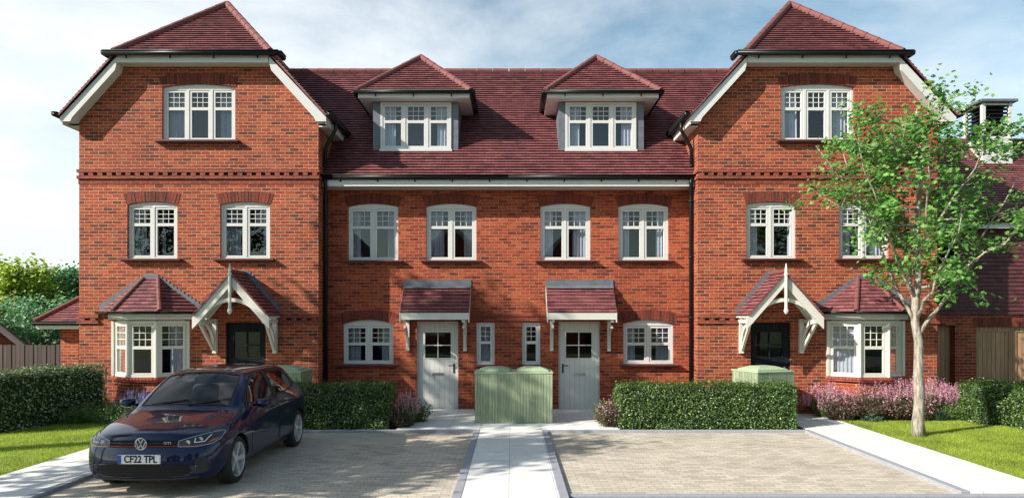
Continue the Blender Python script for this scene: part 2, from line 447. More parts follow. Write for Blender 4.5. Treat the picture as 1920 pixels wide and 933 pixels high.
def window(H, mx, fm, w, z0, zs, rise, lights=2, top_h=.35, cols=3, arch=.23, sill=.135, curt=((-.5, -.22), (.24, .5)), seed=1,
           sill_over=.12, name='window'):
    mb = MB(mx); frame_geo(mb, fm, w, z0, zs, rise, lights, top_h, cols=cols)
    W = mb.build(name, 'white_paint', H, bevel=.004)
    p = MB(mx); h = w/2-.04
    vs = [fm(-h, z0+.03, -.102), fm(h, z0+.03, -.102), fm(h, zs-.03, -.102), fm(-h, zs-.03, -.102)]
    p.add(vs, [(0, 1, 2, 3)]); p.build('pane', 'glass', W)
    if curt:
        for i, (a, b) in enumerate(curt):
            c = MB(mx); curtain_geo(c, fm, a*w, b*w, z0, zs, seed=seed*7+i)
            c.build('curtain', 'curtain', W, smooth=True, normals=False)
    if arch:
        a = MB(mx); hw = w/2; r = (hw*hw+rise*rise)/(2*rise); th = math.asin(hw/r); cz = zs+rise-r
        n = round(2*r*th/.073)
        for i in range(n):
            t0 = -th*1.03+2.06*th*i/n+.0022/r*1.6; t1 = -th*1.03+2.06*th*(i+1)/n-.0022/r*1.6
            # joints splay with the radius, ends splay outwards
            q = []
            for t, rr in ((t0, r), (t1, r), (t1*1.0, r+arch), (t0*1.0, r+arch)):
                spl = 1+.10*(rr-r)/arch
                q.append((rr*math.sin(t*spl) if rr == r else (r*math.sin(t)+ (rr-r)*math.sin(t)*1.35), cz+ (r*math.cos(t)+(rr-r))))
            a.poly(q, [], fm, .006+.003*((i*7) % 3), -.05)
        a.build('brick_arch', 'brick_arch', W)
    if sill:
        s = MB(mx); a = w/2+sill_over
        s.poly(rect(-a, a, z0-.035, z0-.002), [], fm, sill, -.06)
        s.poly(rect(-a+.02, a-.02, z0-.06, z0-.037), [], fm, sill-.03, -.06)
        s.build('sill', 'sill_tile', W)
    return W
def opening(w, z0, zs, rise, uc=0):
    return [(u+uc, v) for u, v in arch_pts(w, z0, zs, rise)]

def door(H, mx, x, y, w, z0, z1, mat, matb, glass, handle_u, letter=True, glass_fr=None):
    """glass (u0,u1,z0,z1) cut through the leaf, quartered by bars"""
    fm = front(y, x)
    g = glass; mb = MB(mx)
    hole = rect(*g)
    mb.poly(rect(-w/2+.035, w/2-.035, z0+.015, z1-.035), [hole], fm, -.075, -.12)
    D = mb.build('door', matb, H)
    f = MB(mx); f.poly([(-w/2, z0), (-w/2+.03, z0), (-w/2+.03, z1-.03), (w/2-.03, z1-.03), (w/2-.03, z0), (w/2, z0), (w/2, z1), (-w/2, z1)], [], fm, -.05, -.14)
    f.poly(rect(-w/2+.03, w/2-.03, z0, z0+.014), [], fm, -.03, -.14)
    f.build('door_frame', mat, D, bevel=.003)
    b = MB(mx); uc = (g[0]+g[1])/2; zc = (g[2]+g[3])/2
    b.poly(rect(g[0]-.02, g[1]+.02, g[2]-.02, g[3]+.02), [rect(g[0], uc-.012, g[2], zc-.012), rect(uc+.012, g[1], g[2], zc-.012), rect(g[0], uc-.012, zc+.012, g[3]), rect(uc+.012, g[1], zc+.012, g[3])], fm, -.066, -.085)
    b.build('glazing_bar', mat, D)
    p = MB(mx); p.add([fm(g[0], g[2], -.095), fm(g[1], g[2], -.095), fm(g[1], g[3], -.095), fm(g[0], g[3], -.095)], [(0, 1, 2, 3)]); p.build('pane', 'glass', D)
    s = 1 if handle_u > 0 else -1; h = MB(mx)
    hz = z0+1.02
    h.poly(rect(handle_u-.018, handle_u+.018, hz-.16, hz+.06), [], fm, -.062, -.075)
    h.tube([fm(handle_u, hz+.02, -.062), fm(handle_u, hz+.02, -.02), fm(handle_u-s*.12, hz+.02, -.018)], .011, 8)
    h.build('handle', 'metal' if mat == 'door_black' else 'black_plastic', D, bevel=.002)
    if letter:
        l = MB(mx); l.poly(rect(-.13, .13, z0+.80, z0+.865), [rect(-.115, .115, z0+.815, z0+.85)], fm, -.062, -.075)
        l.poly(rect(-.112, .112, z0+.818, z0+.847), [], fm, -.068, -.074)
        l.build('letter_plate', 'metal', D)
    return D

def gable_house(mx, label):
    xc = -7.12; H = thing('brick_house', ((2*XM+7.12) if mx else xc, YG, 0), label, 'house', 'houses of the brick terrace')
    fm = front(YG)
    x0, x1 = -9.84, -4.40
    zr = 10.02
    roofz = lambda x: zr-1.1*abs(x-xc)
    # ---- openings
    wins = [dict(x=(gx(304)+gx(441))/2, w=gx(441)-gx(304), z0=gz(264), zs=gz(163), rise=.075, lights=3, top_h=.335, curt=((-.46, -.26), (.24, .46)), seed=2),
            dict(x=(gx(238.5)+gx(332.4))/2, w=1.135, z0=gz(485), zs=gz(383), rise=.065, top_h=.31, curt=((-.5, -.22), (.1, .18) if not mx else (.2, .5)), seed=3),
            dict(x=(gx(412.2)+gx(506.7))/2, w=1.135, z0=gz(485), zs=gz(383), rise=.065, top_h=.31, curt=((-.45, -.15), (.3, .5)) if not mx else ((.22, .5), (-.5, -.4)), seed=4)]
    dx, dw = gx(460.5), .91
    bx = -8.2
    holes = [opening(q['w'], q['z0'], q['zs'], q['rise'], q['x']) for q in wins]
    holes.append(rect(dx-dw/2, dx+dw/2, .0+.03, 2.115))
    holes.append(rect(bx-.80, bx+.80, .92, 2.12))
    top = 8.02; a = (zr-top-.06)/1.1
    outer = [(x0, -.05), (x1, -.05), (x1, roofz(x1)-.07), (xc+a, top), (xc-a, top), (x0, roofz(x0)-.07)]
    w = MB(mx); w.poly(outer, holes, fm, 0, -.28)
    wall = w.build('front_wall', 'brick', H)
    s = MB(mx)
    for xa, xb in ((x0, x0+.28), (x1-.28, x1)):
        s.box(xa+.0, xb, YG+.283, 23.7, -.05, roofz(x0)-.1)
    s.box(x0+.285, x1-.285, 23.4, 23.69, -.05, roofz(x0)-.1)
    s.build('side_wall', 'brick', H)
    # bands
    b = MB(mx)
    zt, zb = gz(318), gz(335.5)
    def band(b, xa, xb, zb, zt, y, hh=.062, dir=1):
        b.box(xa, xb, y-.052, y+.02, zt-.068, zt); b.box(xa, xb, y-.050, y+.02, zb, zb+.07)
        z2, z3 = zb+.074, zt-.072
        n = int((xb-xa)/.205)
        for i in range(n):
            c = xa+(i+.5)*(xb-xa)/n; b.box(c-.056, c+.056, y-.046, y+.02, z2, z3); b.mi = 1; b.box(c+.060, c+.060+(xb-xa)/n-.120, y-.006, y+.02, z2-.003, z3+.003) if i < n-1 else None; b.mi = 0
    band(b, x0-.03, x1+.03, zb, zt, YG)
    b.box(x1-.0, x1+.03, YG+.022, YG+1.0, zt-.068, zt); b.box(x1-.0, x1+.032, YG+.022, YG+1.0, zb, zb+.07)
    b.box(x0-.012, x1+.012, YG-.012, YG+.02, zb-.115, zb-.004)
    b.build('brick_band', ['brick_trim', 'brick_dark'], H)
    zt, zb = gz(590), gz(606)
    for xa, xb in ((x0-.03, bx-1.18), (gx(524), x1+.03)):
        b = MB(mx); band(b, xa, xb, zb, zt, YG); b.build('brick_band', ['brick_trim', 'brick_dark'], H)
    for i, q in enumerate(wins):
        window(H, mx, front(YG, q['x']), q['w'], q['z0'], q['zs'], q['rise'], q['lights'] if 'lights' in q else 2, q['top_h'], curt=q['curt'], seed=q['seed']+(10 if mx else 0), arch=.235)
    # ---- roof
    ye, yb = YG-.34, 24.0
    zf = 8.10; hx = (zr-zf)/1.1
    P = (xc, ye+(zr-zf), zr); Hl, Hr = (xc-hx, ye, zf), (xc+hx, ye, zf)
    ex = 3.0; ze = zr-1.1*ex
    r = MB(mx)
    tiled(r, [Hl, Hr, P], .11, .028)
    tiled(r, [(xc+ex, ye, ze), (xc+ex, yb, ze), (xc, yb, zr), P, Hr])
    tiled(r, [(xc-ex, ye, ze), (xc-ex, yb, ze), (xc, yb, zr), P, Hl])
    ro = r.build('roof', 'roof_tile', H, normals=False)
    rr = MB(mx); up = Vector((0, 0, .03))
    ridge_run(rr, Vector(Hl)+up, Vector(P)+up); ridge_run(rr, Vector(Hr)+up, Vector(P)+up); ridge_run(rr, Vector(P)+up, Vector((xc, yb, zr))+up)
    rr.build('ridge_tile', 'ridge_tile', ro, smooth=False)
    for sg in (-1, 1):
        bb = MB(mx)
        fo = front(ye+.05); zo = lambda t: zr-1.1*t-.06
        pts = [(2.97, zo(2.97)), (2.97, 6.60), (2.74, 6.60), (2.70, zo(2.70)-.30), (hx+.0, zo(hx)-.30+.0), (hx-.05, zf-.17), (hx-.05, zf-.05)]
        pts = [(xc+sg*u, v) for u, v in pts]
        if sg < 0: pts = pts[::-1]
        bb.poly(pts, [], fo, 0, -.04)
        pts2 = [(2.96, zo(2.96)-.03), (2.96, 6.62), (2.73, 6.62), (2.69, zo(2.70)-.28), (hx, zo(hx)-.27), (hx-.05, zf-.15), (hx-.05, zf-.06)]
        pts2 = [(xc+sg*u, v) for u, v in pts2]
        if sg < 0: pts2 = pts2[::-1]
        bb.poly(pts2, [], fo, -.042, -(YG-ye-.05)+.004)
        bb.build('bargeboard', 'white_paint', H)
    fa = MB(mx)
    fa.box(xc-hx+.06, xc+hx-.06, ye+.045, ye+.075, zf-.19, zf-.03)
    fa.box(xc-hx+.06, xc+hx-.06, ye+.078, YG-.004, zf-.185, zf-.16)
    for sg in (-1, 1):
        a, c = sorted((xc+sg*(ex-.03), xc+sg*(ex-.06)))
        fa.box(a, c, ye+.10, 23.9, 6.55, 6.72)
        a, c = sorted((xc+sg*2.725, xc+sg*(ex-.062)))
        fa.box(a, c, YG+.003, 23.9, 6.555, 6.585)
    fa.build('fascia', 'white_paint', H)
    g = MB(mx)
    gy, gzz = ye-.05, zf-.01; e = hx+.20
    gutter(g, (xc-e, gy, gzz), (xc+e, gy, gzz), .9)
    for sg in (-1, 1):
        gutter(g, (xc+sg*e, gy, gzz), (xc+sg*e, gy+.34, gzz))
        gutter(g, (xc+sg*(ex+.06), ye-.02, ze+.03), (xc+sg*(ex+.06), 23.9, ze+.03), .9, (sg, 0, 0))
    g.build('gutter', 'black_plastic', H, smooth=True)
    d = MB(mx)
    X = xc+ex+.05
    d.tube([(X, 15.95, 6.72), (X, 15.97, 6.55), (X-.05, 15.98, 6.45), (-4.28, 16.05, 6.22), (-4.33, 16.07, 6.12), (-4.335, 16.07, 5.72)], .044, 10)
    d.tube([(-4.335, 16.07, 5.78), (-4.335, 16.07, 5.70)], .045, 10)
    d.build('downpipe', 'black_plastic', H, smooth=True)
    # ---- bay window
    D3 = YG-.40; L = Vector((gx(213), YG, 0)); A = Vector((-8.52, D3, 0)); B = Vector((-7.88, D3, 0)); Rr = Vector((gx(354), YG, 0))
    zb0, zt0 = .90, 2.15
    bay = MB(mx)
    spec = ((L, A, 1, 2, .0), (A, B, 1, 3, .0), (B, Rr, 1, 3, .0))
    maps = []
    for p, q, n, c, _ in spec:
        ang = math.atan2(q.y-p.y, q.x-p.x); ln = (q-p).length
        m = plane_map(((p+q)/2), ang); maps.append((m, ln))
        frame_geo(bay, m, ln-.004, zb0, zt0, 0, 1, .44, bo=.07, sash=.045, cols=3 if ln < .66 or 1 else 3, d0=0, head=.07, foot=.06)
    for q in (A, B): bay.tube([(q.x, q.y-.004, zb0), (q.x, q.y-.004, zt0)], .035, 10)
    for q, s_ in ((L, -1), (Rr, 1)): bay.box(q.x-.03, q.x+.03, YG-.05, YG-.002, zb0, zt0)
    BW = bay.build('bay_window', 'cream_paint', H, bevel=.003)
    p = MB(mx)
    for m, ln in maps:
        h = ln/2-.05; p.add([m(-h, zb0+.05, -.045), m(h, zb0+.05, -.045), m(h, zt0-.05, -.045), m(-h, zt0-.05, -.045)], [(0, 1, 2, 3)])
    p.build('pane', 'glass', BW)
    for k_, a_, b_ in ((2, -.02 if not mx else -.26, .26), (0, -.22, .02)):
        c = MB(mx); curtain_geo(c, maps[k_][0], a_, b_, zb0, zt0, -.13, 5); c.build('curtain', 'curtain', BW, smooth=True, normals=False)
    # brick base and sill
    def offs(t):  # plan outline pushed outward by t
        return [(L.x-t*1.2, YG-.001), (A.x-t*.45, D3-t), (B.x+t*.45, D3-t), (Rr.x+t*1.2, YG-.001)]
    def prism(mb, pl, z0, z1):
        n = len(pl); vs = [(x, y, z0) for x, y in pl]+[(x, y, z1) for x, y in pl]
        mb.add(vs, [tuple(range(n)), tuple(n+k for k in range(n))]+[(i, (i+1) % n, n+(i+1) % n, n+i) for i in range(n)])
    q = MB(mx); prism(q, offs(-.04), -.03, zb0-.08); q.build('bay_base', 'brick', BW)
    q = MB(mx)
    o1 = offs(.05)
    prism(q, offs(.035), zb0-.10, zb0-.052)
    for (xa, ya), (xb, yb_) in zip(o1[:-1], o1[1:]):
        ln = math.hypot(xb-xa, yb_-ya); n = max(2, round(ln/.075)); ang = math.atan2(yb_-ya, xb-xa)
        for i in range(n):
            m = plane_map((xa+(xb-xa)*(i+.5)/n, ya+(yb_-ya)*(i+.5)/n, 0), ang)
            q.poly(rect(-.033, .033, zb0-.058, zb0-.008), [], m, .012, -.10)
    q.build('bay_sill', 'bay_sill', BW, bevel=.004)
    q = MB(mx); prism(q, offs(-.06), zt0-.004, zt0+.03); prism(q, offs(.11), zt0+.032, zt0+.175); q.build('bay_fascia', 'white_paint', BW, bevel=.004)
    # roof of the bay
    ee = .20; eb = zt0+.20; tb = gz(522)
    E = [Vector((bx-1.19, YG-.004, eb)), Vector((bx-.52, YG-.64, eb)), Vector((bx+.52, YG-.64, eb)), Vector((bx+1.19, YG-.004, eb))]
    T = [Vector((bx-.16, YG-.004, tb)), Vector((bx+.16, YG-.004, tb))]
    q = MB(mx); tiled(q, [E[0], E[1], T[0]], .105, .018); tiled(q, [E[1], E[2], T[1], T[0]], .105, .018); tiled(q, [E[2], E[3], T[1]], .105, .018)
    q.build('bay_roof', 'roof_tile', BW, normals=False)
    for a_, b_ in ((E[1], T[0]), (E[2], T[1])):
        q = MB(mx); ridge_run(q, a_+Vector((0, 0, .03)), b_+Vector((0, 0, .02)), .05, .3); q.build('hip_tile', 'ridge_tile', BW)
    # stepped lead flashing
    q = MB(mx); fmg = front(YG)
    q.poly(rect(bx-.17, bx+.17, tb-.1, tb+.10), [], fmg, .02, .001)
    def stepped(q, xa, za, xb, zb_, n, wd=.10):
        for i in range(n):
            u0 = xa+(xb-xa)*i/n; u1 = xa+(xb-xa)*(i+1)/n; v0 = za+(zb_-za)*i/n; v1 = za+(zb_-za)*(i+1)/n
            uu = [(u0, v0-.02), (u1, v1-.02), (u1, v1+wd), (u0, v1+wd)]
            if xb < xa: uu = [(a, b) for a, b in uu[::-1]]
            q.poly(uu, [], fmg, .014+.001*(i % 2), .001)
    stepped(q, bx-1.17, eb+.02, bx-.17, tb-.06, 12, .11); stepped(q, bx+1.17, eb+.02, bx+.17, tb-.06, 12, .11)
    q.build('flashing', 'lead', BW)
    q = MB(mx); zz = eb-.015
    g3 = [(bx-1.24, YG-.03), (bx-.55, YG-.70), (bx+.55, YG-.70), (bx+1.24, YG-.03)]
    for (xa, ya), (xb, yb_) in zip(g3[:-1], g3[1:]): q.tube([(xa, ya, zz), (xb, yb_, zz)], .032, 8); q.beam((xa, ya, zz+.022), (xb, yb_, zz+.022), .075, .014)
    q.build('bay_gutter', 'black_plastic', BW, smooth=True)
    # ---- door and porch
    door(H, mx, dx, YG, dw, .03, 2.115, 'door_black', 'door_black', (-.29, .30, gz(671), gz(622)), -.34, letter=False)
    px, pf = -6.05, .86
    hw, za = .82, 3.20; sl = 1.13
    yw, yf = YG-.004, YG-pf
    ez = za-sl*hw
    q = MB(mx)
    for sg in (-1, 1): tiled(q, [(px+sg*hw, yf-.04, ez), (px+sg*hw, yw, ez), (px, yw, za), (px, yf-.04, za)], .10, .018)
    PO = q.build('porch', 'roof_tile', H, normals=False); PO['label'] = 'tiled porch roof on white brackets'
    q = MB(mx); ridge_run(q, (px, yf-.03, za+.02), (px, yw, za+.02), .05, .3); q.build('ridge_tile', 'ridge_tile', PO)
    ff = front(yf)
    for sg in (-1, 1):
        q = MB(mx)
        pts = [(px+sg*u, v) for u, v in ((0, za-.035), (hw+.01, ez-.045), (hw+.01, ez-.29), (hw-.10, ez-.18), (0, za-.28))]
        if sg < 0: pts = pts[::-1]
        q.poly(pts, [], ff, .0+.002*sg, -.04)
        q.build('bargeboard', 'cream_paint', PO)
    q = MB(mx)
    for sg in (-1, 1):   # soffit boarding and inner rafters
        p0 = Vector((px+sg*.012, 0, za-.05)); p1 = Vector((px+sg*(hw-.02), 0, ez-.03))
        for ya, yb2, t in ((yf+.045, yw, .018),):
            vs = []
            for y in (ya, yb2):
                for pz in (0, -t): vs += [(p0.x, y, p0.z+pz), (p1.x, y, p1.z+pz)]
            q.add(vs, [(0, 1, 5, 4), (2, 3, 7, 6), (0, 1, 3, 2), (4, 5, 7, 6), (1, 3, 7, 5), (0, 2, 6, 4)])
        for y in (yf+.28, yf+.56): q.beam((px+sg*.02, y, za-.12), (px+sg*(hw-.05), y, ez-.09), .05, .09, up=(0, 1, 0) if 0 else (0, 0, 1))
        q.box(*sorted((px+sg*(hw-.16), px+sg*(hw-.08))), yf+.045, yw, ez-.17, ez-.09)
    q.build('porch_soffit', 'cream_paint', PO)
    q = MB(mx)   # curved collar tie
    for y0_ in (yf-.0,):
        n = 10; up_ = []; lo = []
        for i in range(n+1):
            t = -1+2*i/n; u = px+t*.50; z = 2.40+.20*(1-t*t)
            up_.append((u, z+.05)); lo.append((u, z-.03))
        q.poly(lo+up_[::-1], [], ff, -.045, -.09)
    q.build('collar_tie', 'cream_paint', PO)
    q = MB(mx)
    M = Matrix.Translation((px, yf-.04, 0))
    q.lathe([(.0, 2.29), (.03, 2.32), (.055, 2.37), (.038, 2.41), (.034, 2.44), (.034, 3.12), (.045, 3.14), (.045, 3.17), (.03, 3.19), (.035, 3.24), (.012, 3.36), (0, 3.40)], M, 10)
    q.build('finial', 'cream_paint', PO)
    for sg in (-1, 1):
        q = MB(mx); xx = px+sg*(.68)
        q.box(xx-.045, xx+.045, YG-.10, YG-.004, 1.42, ez-.08)
        pts = []
        n = 8
        for i in range(n+1):
            t = i/n*math.pi/2
            pts.append((YG-.10-.58*(1-math.cos(t)), 1.50+.62*math.sin(t)))
        for a_, b_ in zip(pts[:-1], pts[1:]): q.beam((xx, a_[0], a_[1]), (xx, b_[0], b_[1]+.003), .06, .075)
        # gallows brace splaying inwards in front view
        q.beam((xx-sg*.0, YG-.12, 1.50), (xx+sg*.04, yf+.1, ez-.14), .05, .07)
        q.build('porch_bracket', 'cream_paint', PO)
    q = MB(mx)
    stepped(q, px+hw-.02, ez+.0, px+.04, za-.02, 11, .10); stepped(q, px-hw+.02, ez+.0, px-.04, za-.02, 11, .10); q.poly(rect(px-.06, px+.06, za-.02, za+.10), [], fmg, .018, .001)
    q.build('flashing', 'lead', PO)
    # ---- rooms behind the glass
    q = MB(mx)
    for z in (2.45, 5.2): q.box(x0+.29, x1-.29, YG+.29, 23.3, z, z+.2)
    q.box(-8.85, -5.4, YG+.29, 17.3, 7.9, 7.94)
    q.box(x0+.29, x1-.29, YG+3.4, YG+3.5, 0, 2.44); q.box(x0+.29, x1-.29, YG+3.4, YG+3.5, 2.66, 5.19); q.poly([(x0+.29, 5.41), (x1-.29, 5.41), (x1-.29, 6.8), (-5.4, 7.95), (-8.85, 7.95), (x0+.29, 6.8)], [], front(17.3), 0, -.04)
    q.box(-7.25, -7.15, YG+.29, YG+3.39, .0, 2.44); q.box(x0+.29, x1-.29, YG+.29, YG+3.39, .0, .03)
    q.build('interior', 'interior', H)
    return H

YE, ZE = 16.0, 5.49     # eaves line of the recessed range
def roofpt(t): return (YE+t, ZE+t)
def mid_house(mx, label):
    H = thing('brick_house', ((2*XM+2.3) if mx else -2.3, YR, 0), label, 'house', 'houses of the brick terrace')
    fm = front(YR); x0 = -4.395; x1 = XM-.001
    wins = [dict(x=(rx(652.4)+rx(746.7))/2, w=1.2, z0=rz(488), zs=rz(387), rise=.075, top_h=.35),
            dict(x=(rx(798.7)+rx(893.6))/2, w=1.2, z0=rz(488), zs=rz(387), rise=.075, top_h=.35),
            dict(x=(rx(643.5)+rx(737.5))/2, w=1.2, z0=rz(682), zs=rz(606.5), rise=.095, top_h=.34)]
    sx, sw = (rx(893)+rx(927.6))/2, .44
    dx, dw = (rx(781.7)+rx(859))/2, .985
    holes = [opening(q['w'], q['z0'], q['zs'], q['rise'], q['x']) for q in wins]
    holes.append(rect(sx-sw/2, sx+sw/2, rz(683.5), rz(604))); holes.append(rect(dx-dw/2, dx+dw/2, .04, 2.13))
    w = MB(mx); w.poly([(x0, -.05), (x1, -.05), (x1, 5.36), (x0, 5.36)], holes, fm, 0, -.28); w.build('front_wall', 'brick_recess', H)
    cur = [((-.46, -.28), (.26, .46)), ((-.46, -.16), (.24, .46)), ((-.46, -.18), (.24, .46))]
    for i, q in enumerate(wins):
        window(H, mx, front(YR, q['x']), q['w'], q['z0'], q['zs'], q['rise'], 2, q['top_h'], curt=cur[i], seed=20+i+(5 if mx else 0), arch=.235)
    W = window(H, mx, front(YR, sx), sw, rz(683.5), rz(604), 0, 1, .34, cols=2, arch=0, curt=((-.4, .4),) if not mx else None, seed=9, sill_over=.05)
    door(H, mx, dx, YR, dw, .04, 2.13, 'door_grey', 'door_grey_board', (-.305, .31, rz(671), rz(623)), .385)
    zt, zb = rz(588), rz(602)
    for xa, xb in ((x0+.01, rx(640)), (rx(742), rx(756)), (rx(879), x1-.002)):
        b = MB(mx); b.box(xa, xb, YR-.028, YR+.02, zt-.06, zt); b.box(xa, xb, YR-.03, YR+.02, zb, zb+.055); b.box(xa, xb, YR-.01, YR+.02, zb+.056, zt-.061)
        b.build('brick_band', 'brick_trim', H)
    # ---- main roof slope, cut round the dormer
    dxc = -2.33; hwk = 1.03; yd = 16.76; t0 = yd-YE+.01
    tr = 3.68
    r = MB(mx)
    up = Vector((0, 1, 1)).normalized(); vo = Vector((0, YE, ZE)).dot(up)
    def R4(xa, xb, ta, tb): tiled(r, [(xa, YE+ta, ZE+ta), (xb, YE+ta, ZE+ta), (xb, YE+tb, ZE+tb), (xa, YE+tb, ZE+tb)], .115, .03, vorg=vo)
    R4(x0, x1, 0, t0); R4(x0, dxc-hwk, t0, tr); R4(dxc+hwk, x1, t0, tr); R4(dxc-hwk, dxc+hwk, 2.15, tr)
    tiled(r, [(x0, YE+1.15, ZE+1.15), (x0, YE+tr, ZE+tr), (-6.45, YE+tr, ZE+tr)], .115, .03, vorg=vo)
    ro = r.build('roof', 'roof_tile', H, normals=False)
    q = MB(mx); ridge_run(q, (-6.4, YE+tr, ZE+tr+.03), (x1, YE+tr, ZE+tr+.03), .08, .45); q.build('ridge_tile', 'ridge_tile', ro)
    q = MB(mx); q.box(x0, x1, 19.8, 23.4, 9.0, 9.05)
    q.add([(-6.4, YE+tr+.02, ZE+tr), (x1, YE+tr+.02, ZE+tr), (x1, 23.4, 5.4), (-6.4, 23.4, 5.4)], [(0, 1, 2, 3)])
    q.v = q.v[8:]; q.f = [[k-8 for k in f] for f in q.f[6:]]; q.uv = q.uv[6:]; q.fm = q.fm[6:]
    q.build('rear_roof', 'sill_tile', H, normals=False)
    q = MB(mx); q.box(x0, x1, 23.1, 23.38, -.05, 5.36); q.build('rear_wall', 'brick', H)
    q = MB(mx); q.box(x0+.005, x1, YE+.03, YE+.06, 5.26, 5.405); q.box(x0+.005, x1, YE+.062, YR-.003, 5.262, 5.285); q.build('fascia', 'white_paint', H)
    q = MB(mx); gutter(q, (x0+.0, YE-.03, 5.46), (x1, YE-.03, 5.46), .78); q.build('gutter', 'black_plastic', H, smooth=True)
    q = MB(mx); X = -4.335
    q.tube([(X+.03, YE-.03, 5.44), (X+.03, YE-.02, 5.30), (X+.01, YE+.1, 5.12), (X, 16.12, 5.0), (X, 16.12, 0.0)], .046, 10)
    for z in (.6, 2.2, 3.6, 4.9): q.tube([(X, 16.12, z), (X, 16.12, z+.05)], .056, 10)
    q.build('downpipe', 'black_plastic', H, smooth=True)
    # ---- dormer
    q = MB(mx); fd = front(yd); zb, zt = 6.25, 7.42
    wc, ww = -2.32, 1.71
    xa, xb = dxc-hwk, dxc+hwk
    q.poly([(xa, zb-.05), (xb, zb-.05), (xb, zt+.03), (xa, zt+.03)], [rect(wc-ww/2, wc+ww/2, zb+.02, zt+.005)], fd, 0, -.1)
    for a_ in (xa, xb-.06):
        q.add([(a_, yd+.1, zb-.05), (a_+.06, yd+.1, zb-.05), (a_, yd+1.4, zb+1.15), (a_+.06, yd+1.4, zb+1.15), (a_, yd+.1, zt+.03), (a_+.06, yd+.1, zt+.03), (a_, yd+1.4, zt+.03), (a_+.06, yd+1.4, zt+.03)],
              [(0, 1, 3, 2), (4, 5, 7, 6), (0, 2, 6, 4), (1, 3, 7, 5), (0, 1, 5, 4), (2, 3, 7, 6)])
    DO = q.build('dormer', 'lead', H)
    q = MB(mx); frame_geo(q, front(yd, wc), ww, zb+.03, zt, 0, 3, .33, d0=.03); q.build('dormer_window', 'white_paint', DO, bevel=.004)
    q = MB(mx); f2 = front(yd, wc); q.add([f2(-ww/2+.04, zb+.06, -.01), f2(ww/2-.04, zb+.06, -.01), f2(ww/2-.04, zt-.03, -.01), f2(-ww/2+.04, zt-.03, -.01)], [(0, 1, 2, 3)]); q.build('pane', 'glass', DO)
    q = MB(mx); q.poly(rect(-ww/2-.02, ww/2+.02, zb-.02, zb+.028), [], f2, .06, 0); q.build('sill', 'white_paint', DO)
    for a_, b_ in ((-.78, -.5), (.5, .78)):
        q = MB(mx); curtain_geo(q, f2, a_, b_, zb, zt, -.1, 31); q.build('curtain', 'curtain', DO, smooth=True, normals=False)
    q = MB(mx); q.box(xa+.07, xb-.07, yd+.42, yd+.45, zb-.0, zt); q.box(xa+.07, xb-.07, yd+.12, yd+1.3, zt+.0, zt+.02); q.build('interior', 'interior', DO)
    ye = yd-.36; hh = 1.36; zz = 7.56; pk = 8.86
    yp = ye+1.36; bk = YE+(pk-ZE)
    q = MB(mx)
    A_, B_, P_ = (dxc-hh, ye, zz), (dxc+hh, ye, zz), (dxc, yp, pk)
    tiled(q, [A_, B_, P_], .11, .026)
    for sg in (-1, 1): tiled(q, [(dxc+sg*hh, ye, zz), (dxc+sg*hh, YE+zz-ZE+.02, zz), (dxc, bk, pk), P_], .1, .018)
    q.build('dormer_roof', 'roof_tile', DO, normals=False)
    q = MB(mx); u_ = Vector((0, 0, .025))
    ridge_run(q, Vector(A_)+u_, Vector(P_)+u_, .075); ridge_run(q, Vector(B_)+u_, Vector(P_)+u_, .075); ridge_run(q, Vector(P_)+u_, Vector((dxc, bk, pk))+u_, .075)
    q.build('hip_tile', 'ridge_tile', DO)
    q = MB(mx)
    q.box(dxc-hh+.04, dxc+hh-.04, ye+.035, ye+.06, zz-.13, zz+.0)
    q.box(dxc-hh+.04, dxc+hh-.04, ye+.062, yd-.002, zz-.125, zz-.10)
    for sg in (-1, 1):
        a_, c_ = sorted((dxc+sg*(hh-.04), dxc+sg*(hh-.065))); q.box(a_, c_, ye+.062, YE+zz-ZE, zz-.13, zz)
        a_, c_ = sorted((dxc+sg*(hwk+.002), dxc+sg*(hh-.067))); q.box(a_, c_, yd, YE+zz-ZE-.1, zz-.125, zz-.10)
    q.box(dxc-hh+.10, dxc+hh-.10, ye-.012, ye+.02, zz+.012, zz+.05)
    q.build('dormer_fascia', 'white_paint', DO)
    q = MB(mx); e_ = hh+.05
    q.tube([(dxc-e_, ye-.03, zz-.01), (dxc+e_, ye-.03, zz-.01)], .04, 8); q.beam((dxc-e_, ye-.03, zz+.018), (dxc+e_, ye-.03, zz+.018), .09, .014)
    for sg in (-1, 1): q.tube([(dxc+sg*e_, ye-.03, zz-.01), (dxc+sg*e_, YE+zz-ZE, zz-.01)], .04, 8); q.beam((dxc+sg*e_, ye-.03, zz+.018), (dxc+sg*e_, YE+zz-ZE, zz+.018), .09, .014)
    for i in range(3): q.beam((dxc-.9+i*.9, ye-.01, zz-.05), (dxc-.9+i*.9, ye+.02, zz-.10), .025, .02, up=(0, -1, 0))
    q.build('dormer_gutter', 'black_plastic', DO, smooth=True)
    # ---- flat-topped lean-to canopy over the door
    xa, xb = -2.575, -.985; yf = YR-.65; zw, ze = 2.99, 2.335
    q = MB(mx); tiled(q, [(xa, yf, ze), (xb, yf, ze), (xb, YR-.004, zw), (xa, YR-.004, zw)], .115, .018)
    C = q.build('door_canopy', 'roof_tile', H, normals=False); C['label'] = 'small tiled lean-to canopy over the grey door'
    q = MB(mx); q.poly(rect(xa-.01, xb+.01, zw-.03, zw+.13), [], fm, .025, .001)
    q.add([(xa-.01, YR-.026, zw+.0), (xb+.01, YR-.026, zw), (xb+.01, YR-.14, zw-.07), (xa-.01, YR-.14, zw-.07)], [(0, 1, 2, 3)])
    q.build('flashing', 'lead', C)
    q = MB(mx); q.box(xa+.02, xb-.02, yf+.0, yf+.03, ze-.155, ze-.0)
